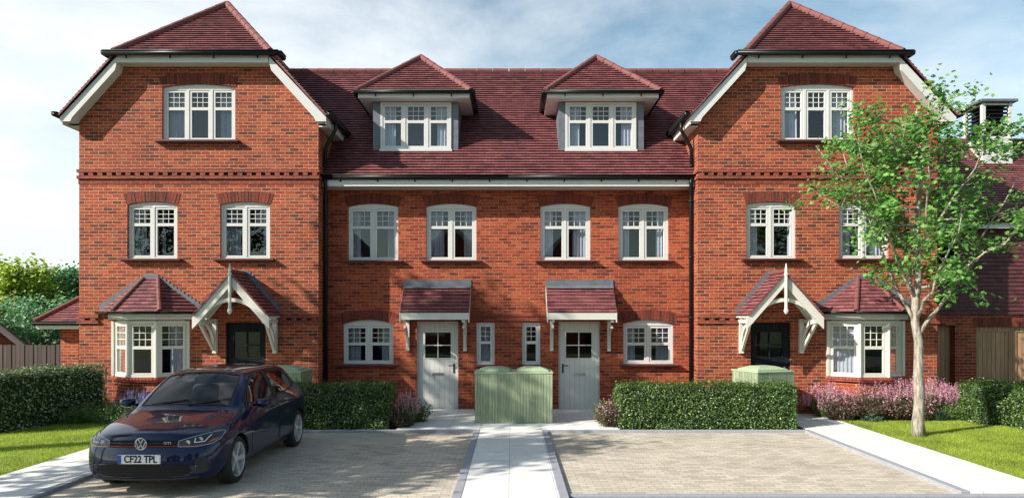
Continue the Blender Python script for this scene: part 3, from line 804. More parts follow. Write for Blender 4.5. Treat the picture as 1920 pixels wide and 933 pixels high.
    for a_ in (xa-.008, xb-.018):
        # triangular end boards
        q.add([(a_, yf-.005, ze-.22), (a_+.026, yf-.005, ze-.22), (a_, yf-.005, ze-.0), (a_+.026, yf-.005, ze-.0), (a_, YR-.004, zw-.03), (a_+.026, YR-.004, zw-.03), (a_, YR-.004, zw-.22), (a_+.026, YR-.004, zw-.22), (a_, yf+.10, ze-.16), (a_+.026, yf+.10, ze-.16)],
              [(0, 2, 4, 6, 8), (1, 9, 7, 5, 3), (0, 1, 3, 2), (2, 3, 5, 4), (4, 5, 7, 6), (6, 7, 9, 8), (8, 9, 1, 0)])
    q.box(xa+.02, xb-.02, yf+.032, YR-.004, ze-.145, ze-.12)
    q.build('canopy_fascia', 'cream_paint', C)
    for bxx in ((rx(765)), rx(870.5)+.02):
        q = MB(mx); q.box(bxx-.04, bxx+.04, YR-.075, YR-.003, rz(657), ze-.15)
        n = 8; pts = [(YR-.075-.44*(1-math.cos(i/n*math.pi/2)), rz(648)+.46*math.sin(i/n*math.pi/2)) for i in range(n+1)]
        for a_, b_ in zip(pts[:-1], pts[1:]): q.beam((bxx, a_[0], a_[1]), (bxx, b_[0], b_[1]+.003), .05, .07)
        q.box(bxx-.035, bxx+.035, yf+.04, YR-.08, ze-.215, ze-.15)
        q.build('canopy_bracket', 'cream_paint', C)
    q = MB(mx)
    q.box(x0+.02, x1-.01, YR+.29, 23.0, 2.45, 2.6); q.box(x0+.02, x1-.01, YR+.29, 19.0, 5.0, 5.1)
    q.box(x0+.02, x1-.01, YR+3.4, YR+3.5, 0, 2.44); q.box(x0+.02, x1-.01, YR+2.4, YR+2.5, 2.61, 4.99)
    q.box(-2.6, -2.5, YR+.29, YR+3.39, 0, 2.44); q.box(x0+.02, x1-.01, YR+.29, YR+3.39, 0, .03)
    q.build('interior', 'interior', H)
    return H
gable_house(False, 'left end house of the terrace, gable with bay window behind the parked car')
mid_house(False, 'left middle house, white dormer above and tiled canopy with door handle on its right')
mid_house(True, 'right middle house, white dormer above and tiled canopy with door handle on its left')
gable_house(True, 'right end house of the terrace, gable with bay window behind the young tree')
# ------------------------------------------------------------------ ground
def struct(name, mb, mat, **k):
    o = mb.build(name, mat, None, **k); o['kind'] = 'structure'; return o
q = MB(); q.box(-300, 300, -200, 400, -.5, -.06); struct('ground', q, 'far_ground')
q = MB(); q.box(-60, 60, -6, 8.60, -.30, -.02); struct('road', q, 'asphalt')
def slabpoly(mb, pts, z0, z1): mb.poly(pts, [], lambda u, v, d: (u, v, d), z0, z1)
q = MB(); slabpoly(q, rect(-5.87, -.74, 7.6, 13.42), -.2, 0); struct('driveway', q, 'block_paving')
q = MB(); slabpoly(q, rect(.70, 5.67, 8.76, 13.42), -.2, 0); struct('driveway', q, 'block_paving')
q = MB()
for r_ in ((-.74, -.62, 7.6, 13.419), (.58, .70, 7.6, 13.419), (-5.99, -5.87, 7.6, 13.52), (5.67, 5.79, 8.76, 13.52), (-5.868, -.62, 13.42, 13.52), (.58, 5.668, 13.42, 13.52)):
    q.box(r_[0], r_[1], r_[2], r_[3], -.2, .05)
q.box(.702, 14, 8.64, 8.758, -.2, .02)
struct('kerb', q, 'kerb', bevel=.006)
q = MB(); slabpoly(q, rect(-.618, .578, 7.6, 14.34), -.2, .045)
slabpoly(q, rect(-2.27, -.622, 13.522, 16.25), -.2, .045); slabpoly(q, rect(.582, 2.1, 13.522, 14.34), -.2, .045); slabpoly(q, rect(.8, 2.1, 14.342, 16.53), -.2, .045)
slabpoly(q, rect(-2.27, -.9, 16.252, 16.53), -.2, .045)
struct('footpath', q, 'slab')
q = MB(); slabpoly(q, rect(5.792, 6.95, 8.76, 15.75), -.2, .045); struct('footpath', q, 'slab')
q = MB(); slabpoly(q, rect(-7.1, -5.992, 7.6, 15.75), -.2, .045); struct('footpath', q, 'slab')
q = MB()
slabpoly(q, rect(-5.99, -2.272, 13.522, 16.5), -.2, .02); slabpoly(q, rect(2.102, 5.79, 13.522, 16.5), -.2, .02)
slabpoly(q, rect(-.618, .798, 14.342, 16.5), -.2, .018)
slabpoly(q, rect(6.952, 12, 14.7, 17.2), -.2, .02); slabpoly(q, rect(-12, -7.102, 14.6, 17), -.2, .02)
struct('soil', q, 'soil')
lawnR = [(6.952, 8.76), (7.15, 8.76), (9.95, 13.3), (9.95, 14.698), (6.952, 14.698)]
lawnL = [(-14, 8.76), (-7.102, 8.76), (-7.102, 14.598), (-14, 14.598)]
q = MB(); slabpoly(q, lawnR, -.2, .03); slabpoly(q, lawnL, -.2, .03); struct('lawn_ground', q, 'turf')

def inside(x, y, poly):
    c = False; n = len(poly)
    for i in range(n):
        (xa, ya), (xb, yb) = poly[i], poly[(i+1) % n]
        if (ya > y) != (yb > y) and x < (xb-xa)*(y-ya)/(yb-ya)+xa: c = not c
    return c
def grass(poly, n, label, seed, bounds):
    r = random.Random(seed); q = MB(); k = 0
    while k < n:
        x = r.uniform(bounds[0], bounds[1]); y = r.uniform(bounds[2], bounds[3])
        if not inside(x, y, poly): continue
        h = r.uniform(.02, .05)*(1+.4*noise.noise((x*2, y*2, 0))); a = r.uniform(0, 6.28); w = .004; lx, ly = r.gauss(0, .012), r.gauss(0, .012)
        dx_, dy_ = math.cos(a)*w, math.sin(a)*w
        q.add([(x-dx_, y-dy_, .03), (x+dx_, y+dy_, .03), (x+lx, y+ly, .03+h)], [(0, 1, 2)]); k += 1
    o = q.build('grass', 'grass', None, normals=False); tag(o, label, 'grass', kind='stuff'); return o
grass([(x, y+.0) for x, y in lawnR], 60000, 'short bright green lawn grass around the young tree', 5, (6.95, 9.95, 8.76, 14.7))
grass(lawnL, 60000, 'short bright green lawn grass left of the parked car', 6, (-10.2, -7.1, 8.76, 14.6))

# ------------------------------------------------------------------ foliage helpers
def leaf(q, p, n, s, r, asp=.5, droop=.0):
    """a folded four-cornered leaf at p facing n"""
    n = Vector(n).normalized(); t = n.cross(Vector((r.gauss(0, 1), r.gauss(0, 1), r.gauss(0, 1))))
    if t.length < 1e-3: t = Vector((1, 0, 0))
    t.normalize(); b = n.cross(t); p = Vector(p)
    q.add([p-t*s*.5, p+b*s*asp*.5+n*s*.08, p+t*s*.5, p-b*s*asp*.5+n*s*.08], [(0, 1, 2), (0, 2, 3)])
LOBE = [(0, 0), (.28, .12), (.22, .42), (.5, .5), (.26, .62), (.16, .95), (0, .7), (-.14, 1.0), (-.26, .64), (-.5, .48), (-.22, .4), (-.28, .12)]
def lobed(q, p, n, t, s, r):
    n = Vector(n).normalized(); t = Vector(t); t = (t-n*t.dot(n))
    if t.length < 1e-3: return
    t.normalize(); b = n.cross(t); p = Vector(p)
    vs = [p + t*s*v + b*s*u + n*s*(.12*abs(u)*2-.15*v*v) for u, v in LOBE]
    c = p+t*s*.45; vs.append(c); m = len(LOBE)
    q.add(vs, [(i, (i+1) % m, m) for i in range(m)])
def hedge(name, pts, w, h, label, seed, mat='leaf_hedge', dens=2300, s=.038, group=None, cat='hedge'):
    """clipped hedge along a plan polyline"""
    r = random.Random(seed); q = MB(); core = MB()
    for (xa, ya), (xb, yb) in zip(pts[:-1], pts[1:]):
        d = Vector((xb-xa, yb-ya, 0)); L = d.length; d.normalize(); nn = Vector((-d.y, d.x, 0)); o = Vector((xa, ya, 0))
        # dark woody interior
        nx, nz = max(2, int(L/.12)), 6
        ring = [(-w/2+.07, .02), (-w/2+.06, h*.5), (-w/2+.07, h-.07), (0, h-.06), (w/2-.07, h-.07), (w/2-.06, h*.5), (w/2-.07, .02)]
        vs = []
        for i in range(nx+1):
            for u, z in ring:
                p = o + d*(.06+(L-.12)*i/nx); k = .035*noise.noise((p.x*6+u*5, p.y*6, z*6))
                vs.append((p.x+nn.x*(u*(1+k)), p.y+nn.y*(u*(1+k)), z+k if z > .1 else z))
        m = len(ring); fs = [tuple(range(m)), tuple(nx*m+k for k in range(m))]
        for i in range(nx):
            for k in range(m-1): fs.append((i*m+k, i*m+k+1, (i+1)*m+k+1, (i+1)*m+k))
        core.add(vs, fs)
        areas = [('f', L*h), ('b', L*h*.5), ('t', L*w*1.3), ('e0', w*h), ('e1', w*h)]
        for side, A in areas:
            for _ in range(int(A*dens)):
                a, b = r.random(), r.random(); dep = -abs(r.gauss(0, .03))+.015
                if side == 'f': p = o+d*L*a - nn*(w/2+dep); z = .02+(h-.02)*b; n = -nn
                elif side == 'b': p = o+d*L*a + nn*(w/2+dep); z = h*b; n = nn
                elif side == 't': p = o+d*L*a + nn*w*(b-.5); z = h+dep+.02*r.random()+(r.random()**9)*.10; n = Vector((0, 0, 1))
                elif side == 'e0': p = o-d*dep + nn*w*(a-.5); z = h*b; n = -d
                else: p = o+d*(L+dep) + nn*w*(a-.5); z = h*b; n = d
                bulge = .075*noise.noise((p.x*1.7, p.y*1.7, z*2.2))+.03*noise.noise((p.x*6, p.y*6, z*6+3))
                hh = (.5-abs(z/h-.5)); cr = max(0, z-(h-.08))
                if side in 'fb': p = p + n*(bulge-cr*.5)
                else: z += bulge if side == 't' else 0; p = p + (n*bulge if side != 't' else Vector((0, 0, 0)))
                nv = n*1.0+Vector((r.gauss(0, .6), r.gauss(0, .6), .35+r.gauss(0, .5)))
                leaf(q, (p.x, p.y, max(.02, z)), nv, s*r.uniform(.7, 1.3), r, .6)
    c0 = ((pts[0][0]+pts[-1][0])/2, (pts[0][1]+pts[-1][1])/2, 0)
    H = thing(name, c0, label, cat, group)
    q.build('foliage', mat, H, normals=False); core.build('branches', 'hedge_core', H)
    return H
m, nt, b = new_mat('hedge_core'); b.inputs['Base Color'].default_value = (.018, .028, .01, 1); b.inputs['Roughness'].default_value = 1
GH = 'clipped hedges in front of the terrace'
hedge('hedge', [(-4.55, 13.98), (-2.42, 13.98)], .72, .86, 'dark green clipped hedge between the parked car and the left grey door', 11, group=GH)
hedge('hedge', [(2.12, 13.98), (5.60, 13.98)], .74, .87, 'long dark green clipped hedge behind the empty right parking bay', 12, group=GH)
hedge('hedge', [(-9.2, 15.3), (-10.25, 13.0)], .8, 1.13, 'pale-topped hedge at the left edge beside the small garage', 13, 'leaf_hedge_pale', group=GH, s=.045, dens=1900)
hedge('hedge', [(13.4, 15.0), (10.05, 15.0), (9.85, 14.0)], .8, .80, 'hedge behind the lawn below the wooden garage doors', 14, group=GH, dens=1800)
hedge('hedge', [(10.4, 13.85), (10.25, 13.0), (7.75, 9.5)], .7, .85, 'hedge running forward at the right edge of the lawn', 15, group=GH, dens=1800)

def clump(name, x, y, rad, h, label, cat, mats, seed, kind='grass', n=260, group=None, col_split=.4):
    """a perennial: upright stems or leafy shoots with flower heads as a part"""
    r = random.Random(seed); g = MB(); f = MB()
    for i in range(n):
        a = r.uniform(0, 6.283); rr = rad*math.sqrt(r.random()); bx_, by_ = x+rr*.55*math.cos(a), y+rr*.55*math.sin(a)
        hh = h*r.uniform(.55, 1.05)*(1-.35*(rr/rad)**2); lean = rr*.75
        tx, ty = bx_+lean*math.cos(a)+r.gauss(0, .03), by_+lean*math.sin(a)+r.gauss(0, .03)
        w = .007; px_, py_ = -math.sin(a)*w, math.cos(a)*w
        if kind in ('plume', 'lavender'):
            mid = ((bx_+tx)/2, (by_+ty)/2, hh*.62)
            g.add([(bx_-px_, by_-py_, .02), (bx_+px_, by_+py_, .02), (mid[0]+px_, mid[1]+py_, mid[2]), (mid[0]-px_, mid[1]-py_, mid[2]), (tx, ty, hh)], [(0, 1, 2, 3), (3, 2, 4)])
            if r.random() < col_split:
                L = .17 if kind == 'plume' else .09
                for k in range(7):
                    t = k/7; p = (tx+r.gauss(0, .009), ty+r.gauss(0, .009), hh-L*.2+L*t)
                    leaf(f, p, (r.gauss(0, 1), r.gauss(0, 1), .2), (.042 if kind == 'plume' else .028)*(1-.4*t), r, .45)
        else:
            m = 9
            g.add([(bx_-.003, by_, .02), (bx_+.003, by_, .02), (tx, ty, hh)], [(0, 1, 2)])
            for k in range(m):
                t = .15+.85*(k+r.random())/m; p = (bx_+(tx-bx_)*t+r.gauss(0, .025), by_+(ty-by_)*t+r.gauss(0, .025), hh*t)
                leaf(g, p, (r.gauss(0, .8), r.gauss(-.3, .8), r.uniform(.2, 1)), .05*r.uniform(.6, 1.2), r, .5)
            if mats[1] and r.random() < col_split:
                for k in range(4): leaf(f, (tx+r.gauss(0, .02), ty+r.gauss(0, .02), hh+r.gauss(0, .02)), (r.gauss(0, 1), r.gauss(0, 1), .6), .035, r, .8)
    T = thing(name, (x, y, .02), label, cat, group)
    g.build('leaves', mats[0], T, normals=False)
    if f.v: f.build('flowers', mats[1], T, normals=False)
    return T
# right bed
GP = 'pink plumed grasses in the right flower bed'
spots = [(6.98, 15.35, .42, .70, 'pink plumed grass at the left end of the right flower bed, nearest the black door'),
         (8.0, 15.4, .45, .80, 'pink plumed grass in front of the left half of the right bay window'),
         (8.65, 15.4, .45, .84, 'dense pink plumed grass just left of the young tree trunk'),
         (9.25, 15.35, .45, .82, 'bright pink plumed grass just right of the young tree trunk'),
         (9.75, 15.35, .3, .70, 'small pink plumed grass touching the hedge below the side gate')]
for i, (x, y, rd, h, l) in enumerate(spots): clump('pink_grass', x, y, rd, h, l, 'flowering grass', ('leaf_green', 'pink_plume'), 40+i, 'plume', 420, GP, .85)
GS = 'dark leaved shrubs in the right flower bed'
for i, (x, y, rd, h, l) in enumerate([(7.05, 14.92, .36, .62, 'dark leaved flowering shrub beside the path to the right black door'), (7.65, 14.95, .38, .66, 'rounded dark red shrub, second from the path in the right flower bed'), (8.25, 14.98, .36, .60, 'dark red shrub with pale pink flowers in the middle of the right flower bed'), (8.72, 14.95, .34, .58, 'low dark red shrub directly behind the young tree trunk')]):
    clump('flowering_shrub', x, y, rd, h, l, 'shrub', ('leaf_dark_red', 'pink_plume'), 50+i, 'leafy', 400, GS, .12)
clump('green_shrub', 7.62, 14.72, .20, .22, 'low grey-green plant at the lawn edge of the right flower bed', 'plant', ('leaf_blue', None), 60, 'leafy', 110)
clump('green_shrub', 9.1, 14.8, .22, .32, 'grey-green spiky plant right of the young tree trunk', 'plant', ('leaf_blue', None), 61, 'plume', 260, None, 0)
clump('green_shrub', 9.6, 14.85, .30, .48, 'leafy green shrub between the pink grasses and the hedge', 'shrub', ('leaf_green', None), 62, 'leafy', 200)
# either side of the grey doors
clump('pink_grass', -2.15, 14.05, .26, .72, 'pink-tipped grass at the hedge end beside the left grey door', 'flowering grass', ('leaf_green', 'pink_plume'), 63, 'plume', 260, None, .45)
clump('flowering_shrub', -2.2, 13.85, .2, .48, 'dark red shrub at the foot of the hedge beside the left grey door', 'shrub', ('leaf_dark_red', 'pink_plume'), 64, 'leafy', 100, None, .1)
clump('green_shrub', -2.0, 14.6, .26, .58, 'green shrub by the wall left of the left grey door', 'shrub', ('leaf_green', None), 65, 'leafy', 160)
clump('flowering_shrub', 1.98, 13.95, .24, .62, 'dark red shrub with pink flowers at the hedge end beside the right grey door', 'shrub', ('leaf_dark_red', 'pink_plume'), 66, 'leafy', 160, None, .3)
clump('green_shrub', 1.98, 14.55, .26, .55, 'green shrub by the wall right of the right grey door', 'shrub', ('leaf_green', None), 67, 'leafy', 160)
# left bed
GL = 'green shrubs under the left bay window'
for i, (x, y, rd, h, l) in enumerate([(-9.0, 14.5, .42, .55, 'feathery green shrub nearest the pale-topped left hedge'), (-8.35, 14.5, .42, .50, 'feathery green shrub in front of the lavender'), (-7.6, 14.6, .40, .50, 'green shrub half hidden by the bonnet of the parked car'), (-8.9, 15.1, .4, .5, 'shaded green shrub at the left corner of the left bay window')]):
    clump('green_shrub', x, y, rd, h, l, 'shrub', ('leaf_green', None), 70+i, 'leafy', 260, GL)
for i, (x, y, l) in enumerate([(-8.15, 15.05, 'purple lavender below the left side of the left bay window'), (-7.55, 15.0, 'purple lavender seen just above the bonnet of the parked car')]):
    clump('lavender', x, y, .34, .62, l, 'lavender', ('leaf_blue', 'lavender_bloom'), 80+i, 'lavender', 420, 'lavender under the left bay window', .8)

# ------------------------------------------------------------------ trees
def tree(name, base, trunk, rad, crown_c, crown_r, label, mats, seed, limbs=16, leaves=3600, ls=.13, group=None, lobes=True, twigs=7, spread=.16, tub=8, first=.35):
    r = random.Random(seed); T = thing(name, base, label, 'tree', group)
    tr = MB(); pts = [Vector(p) for p in trunk]
    def along(t):
        k = t*(len(pts)-1); i = min(int(k), len(pts)-2); return pts[i].lerp(pts[i+1], k-i)
    # flare at the foot
    m = 18; ps = [along(i/m) for i in range(m+1)]
    for i, p in enumerate(ps): p.x += .02*math.sin(i*1.9+seed); p.y += .02*math.cos(i*1.3+seed)
    tr.tube(ps, [rad*(1.35 if i == 0 else 1.12 if i == 1 else 1)*(1-.9*(i/m)**1.2)+.008 for i in range(m+1)], 12)
    cc = Vector(crown_c); tips = []
    lb = MB()
    for i in range(limbs):
        t0 = first+(1-first)*(i/limbs)**.9*.93; s = along(t0)
        a = i*2.4+r.uniform(-.4, .4); el = r.uniform(-.45, .9) if t0 < .7 else r.uniform(.1, 1.4)
        e = cc+Vector((math.cos(a)*math.cos(el)*crown_r[0], math.sin(a)*math.cos(el)*crown_r[1], math.sin(el)*crown_r[2]))*r.uniform(.75, 1.02)
        if e.z < s.z+.15: e.z = s.z+r.uniform(.1, .5)
        mid = s.lerp(e, .5)+Vector((0, 0, -.12*(e-s).length*(1 if e.z > s.z else -1)))+Vector((r.gauss(0, .08), r.gauss(0, .08), 0))
        r0 = rad*(1-.85*t0)*.42+.010; n = 8; lp = []
        for k in range(n+1):
            u = k/n; p = s*(1-u)**2+mid*2*u*(1-u)+e*u*u; p += Vector((r.gauss(0, .02), r.gauss(0, .02), r.gauss(0, .02)))*(u > 0); lp.append(p)
        lb.tube(lp, [r0*(1-.85*k/n)+.003 for k in range(n+1)], 6)
        for k in range(twigs):
            u = .28+.72*(k+r.random())/twigs; p = lp[min(n, int(u*n))]
            d = (e-s).normalized()*.4+Vector((r.gauss(0, .7), r.gauss(0, .7), r.gauss(.15, .5))); d.normalize()
            L = r.uniform(.3, .75)*crown_r[0]/1.9; q_ = p+d*L*.5+Vector((0, 0, .03)); z_ = p+d*L
            rr = math.sqrt(((z_.x-cc.x)/crown_r[0])**2+((z_.y-cc.y)/crown_r[1])**2+((z_.z-cc.z)/crown_r[2])**2)
            if rr > 1.12: z_ = cc+(z_-cc)/rr*1.05; q_ = (p+z_)/2
            lb.tube([p, q_, z_], [.008, .005, .002], 4, cap=False)
            tips.append((p, q_, z_))
    q = MB(); ntip = len(tips)
    for k in range(leaves):
        p, m_, z_ = tips[k % ntip]; t = r.uniform(.15, 1.08)**.8
        c = p.lerp(m_, t*2) if t < .5 else m_.lerp(z_, t*2-1)
        c = c+Vector((r.gauss(0, spread), r.gauss(0, spread), r.gauss(0, spread*.8)))*(.35+.65*t)
        dirn = (z_-p).normalized()*.6+Vector((r.gauss(0, .6), r.gauss(0, .6), r.gauss(-.25, .35)))
        nv = Vector((r.gauss(-.3, .55), r.gauss(-.35, .55), .75))
        if lobes: lobed(q, c, nv, dirn, ls*r.uniform(.6, 1.2), r)
        else: leaf(q, c, nv+Vector((r.gauss(0, .5), r.gauss(0, .5), 0)), ls*r.uniform(.6, 1.3), r, .6)
    t_ = tr.build('trunk', 'bark', T, smooth=True); lb.build('branches', 'bark', T, smooth=True)
    q.build('crown', mats, T, normals=False)
    return T
tx, ty = 7.56, 12.9
tree('young_tree', (tx, ty, 0), [(tx, ty, 0), (tx+.02, ty, 1.0), (tx-.04, ty, 2.2), (tx-.02, ty, 3.6), (tx+.03, ty, 5.0), (tx-.02, ty, 6.1)], .090,
     (tx-.1, ty, 4.25), (2.15, 1.7, 2.25), 'young tree with pale trunk and airy light green crown on the right lawn', 'leaf_tree', 3, limbs=26, leaves=8800, ls=.095, twigs=8, spread=.12, first=.34)
# background left
tree('broadleaf_tree', (-24.5, 34, 0), [(-24.5, 34, 0), (-24.4, 34, 2.5), (-24.5, 34, 4.6)], .2, (-24.6, 34, 3.2), (2.5, 2, 1.9), 'yellow-green tree behind the brown fence at the left', 'leaf_far_yellow', 21, limbs=22, leaves=9000, ls=.24, lobes=False, twigs=9, spread=.3, first=.2)
tree('broadleaf_tree', (-22.0, 35.5, 0), [(-22.0, 35.5, 0), (-22.0, 35.5, 2.5), (-22.1, 35.5, 4.4)], .2, (-22.6, 35.5, 2.0), (2.4, 1.6, 2.4), 'blue-green tree behind the roof of the small left garage', 'leaf_far_green', 22, limbs=24, leaves=11000, ls=.2, lobes=False, twigs=9, spread=.3, first=.15)
tree('broadleaf_tree', (-29.5, 36, 0), [(-29.5, 36, 0), (-29.5, 36, 3), (-29.4, 36, 5)], .2, (-29.5, 36, 3.2), (2.6, 2, 2.2), 'dark green tree at the far left edge of the photo', 'leaf_far_green', 23, limbs=20, leaves=7000, ls=.24, lobes=False, twigs=8, spread=.3, first=.2)
tree('bush', (-17.6, 26, 0), [(-17.6, 26, 0), (-17.6, 26, 1), (-17.6, 26, 2)], .08, (-17.6, 26, 1.3), (2.6, 1.5, 1.75), 'dark green bush behind the brown fence and the small left garage', 'leaf_far_green', 24, limbs=22, leaves=7000, ls=.14, lobes=False, twigs=8, spread=.22, first=.1)
# street trees left of the viewpoint: their shade falls over the car and paving
tree('street_tree', (-11.6, 5.9, 0), [(-11.6, 5.9, 0), (-11.6, 5.9, 3), (-11.5, 5.9, 5), (-11.6, 5.9, 8)], .2, (-11.6, 5.9, 6.0), (2.7, 2.2, 2.1), 'street tree left of the drive whose shade falls on the car', 'leaf_shade', 31, limbs=22, leaves=6000, ls=.2, lobes=False, twigs=9, spread=.28, first=.4)
tree('street_tree', (-15.2, 8.0, 0), [(-15.2, 8.0, 0), (-15.2, 8.0, 5), (-15, 8.0, 8), (-15.2, 8, 13)], .3, (-15.2, 8.0, 10.1), (2.6, 2.0, 2.3), 'tall street tree further left whose shade falls on the middle house fronts', 'leaf_shade', 32, limbs=24, leaves=4200, ls=.22, lobes=False, twigs=8, spread=.3, first=.5)

# ------------------------------------------------------------------ bin stores
def bin_store(x, y, w, d, h, lids, label, rz=0):
    T = thing('bin_store', (x, y, 0), label, 'bin store', 'green wooden bin stores', 0); T.rotation_euler = (0, 0, rz)
    q = MB(); z0 = .05
    n = int(w/.06)
    for i in range(n):
        u0 = -w/2+w*i/n; q.box(u0+.002, u0+w/n-.002, -d/2, -d/2+.018, z0, h-.03)
    for sgn in (-1, 1):
        m = int(d/.06)
        for i in range(m):
            v0 = -d/2+.02+(d-.04)*i/m; a, b = sorted((sgn*w/2, sgn*(w/2-.018))); q.box(a, b, v0+.002, v0+(d-.04)/m-.002, z0, h-.03)
    q.box(-w/2+.02, w/2-.02, d/2-.018, d/2, z0, h-.03)
    def B(q, nm, mt, bev=0):
        q.v = [(p[0]+x, p[1]+y, p[2]) for p in q.v]; return q.build(nm, mt, T, bevel=bev)
    B(q, 'side_panel', 'bin_green')
    q = MB(); q.box(-w/2-.012, w/2+.012, -d/2-.012, d/2+.012, h-.03, h)
    B(q, 'top_frame', 'bin_lid', .004)
    lw = w/lids
    for i in range(lids):
        c = -w/2+lw*(i+.5); a = lw*.41; v = d*.38; q = MB()
        prof = [(1.0, 0.002), (1.0, .026), (.95, .034), (.5, .088), (0.2, .094)]
        vs = []; 
        for s_, z in prof:
            ax, vx = a*(s_ if s_ > .9 else s_), v*s_
            vs += [(c-ax, -vx, h+z), (c+ax, -vx, h+z), (c+ax, vx, h+z), (c-ax, vx, h+z)]
        fs = [(0, 1, 2, 3), tuple(4*(len(prof)-1)+k for k in range(4))]
        for j in range(len(prof)-1):
            for k in range(4): fs.append((4*j+k, 4*j+(k+1) % 4, 4*j+4+(k+1) % 4, 4*j+4+k))
        q.add(vs, fs)
        for hx_ in (-.5, .5): q.box(c+hx_*a-.03, c+hx_*a+.03, v+.003, v+.03, h+.002, h+.03)
        B(q, 'lid', 'bin_lid', .003)
    return T
bin_store(.035, 14.34+.43, 1.61, .86, 1.10, 2, 'wide green double bin store with two domed lids at the end of the central path')
bin_store(5.42, 15.0, .95, .85, 1.10, 1, 'green bin store turned to show two sides beside the right black door', R(20))
bin_store(-4.93, 15.05, .95, .85, 1.10, 1, 'green bin store behind the parked car beside the left black door')

# ------------------------------------------------------------------ left background: fence, garages
F = thing('wooden_fence', (-12.3, 19.0, 0), 'dark brown close-boarded fence left of the small garage', 'fence')
q = MB(); r = random.Random(2); x = -22.0
while x < -11.55:
    q.box(x, x+.115, 19.0+.012*(int(x*10) % 2), 19.03+.012*(int(x*10) % 2), 0, 1.47+r.uniform(-.01, .01)); x += .12
q.build('fence_panel', 'fence_brown', F)
q = MB(); q.box(-22, -11.55, 19.045, 19.09, 1.2, 1.28); q.box(-22, -11.55, 19.045, 19.09, .3, .38); q.build('rail', 'fence_brown', F)
for i in range(5):
    q = MB(); xx = -21.5+i*2.4; q.box(xx, xx+.1, 19.095, 19.19, 0, 1.5); q.build('post', 'fence_brown', F)
def outbuilding():
    T = thing('garage', (-10.6, 18, 0), 'small brick garage with tiled hipped roof against the left house', 'garage')
    fmg = front(18.0); xl = -11.72
    q = MB(); q.poly([(xl, -.05), (-9.86, -.05), (-9.86, 2.08), (xl, 2.08)], [rect(-11.25, -10.35, .0, 1.98)], fmg, 0, -.25)
    q.box(xl, xl+.25, 18.26, 22.5, -.05, 2.08); q.build('wall', 'brick', T)
    q = MB(); q.poly(rect(-11.25, -10.35, .02, 1.98), [], fmg, -.1, -.14); q.build('door', 'garage_wood', T)
    q = MB(); e = 17.65; xe = -12.15
    tiled(q, [(xe, e, 2.10), (-9.86, e, 2.10), (-9.86, e+2.5, 4.1), (xe+2.25, e+2.5, 4.1)], .1, .02)
    tiled(q, [(xe, e, 2.10), (xe+2.25, e+2.5, 4.1), (xe+2.25, 22, 4.1), (xe, 22.5, 2.1)], .1, .02)
    ro = q.build('roof', 'roof_tile', T, normals=False)
    q = MB(); ridge_run(q, (xe, e, 2.13), (xe+2.25, e+2.5, 4.13), .07); q.build('ridge_tile', 'ridge_tile', ro)
    q = MB(); q.box(xe+.03, -9.87, e+.05, e+.08, 1.93, 2.09); q.box(xe+.03, xe+.06, e+.082, 22, 1.93, 2.09); q.box(xe+.062, -9.87, e+.082, 17.998, 1.94, 1.96); q.build('fascia', 'white_paint', T)
    q = MB(); gutter(q, (xe-.05, e+.0, 2.08), (-9.87, e+.0, 2.08)); q.build('gutter', 'black_plastic', T)
outbuilding()
def far_garage():
    T = thing('garage', (-17.5, 22, 0), 'low brick building with white bargeboards at the far left edge', 'garage')
    T.rotation_euler = (0, 0, R(39)); xc, w, e, zr = -17.2, 2.3, .45, 2.7
    q = MB(); q.poly([(xc-w, 0), (xc+w, 0), (xc+w, e), (xc, zr-.05), (xc-w, e)], [], front(21.5), 0, -.25); q.box(xc-w, xc+w, 25.5, 25.7, 0, e); q.build('wall', 'brick', T)
    q = MB(); sl = (zr-e)/w
    for s_ in (-1, 1): tiled(q, [(xc+s_*(w+.3), 21.2, e-.3*sl), (xc+s_*(w+.3), 26, e-.3*sl), (xc, 26, zr), (xc, 21.2, zr)], .1, .02)
    q.build('roof', 'roof_tile', T, normals=False)
    q = MB()
    for s_ in (-1, 1): q.poly([(xc+s_*u, v) for u, v in ((0, zr-.04), (w+.3, e-.3*sl-.04), (w+.3, e-.3*sl-.28), (0, zr-.28))][::s_], [], front(21.25), 0, -.22)
    q.build('bargeboard', 'white_paint', T)
far_garage()

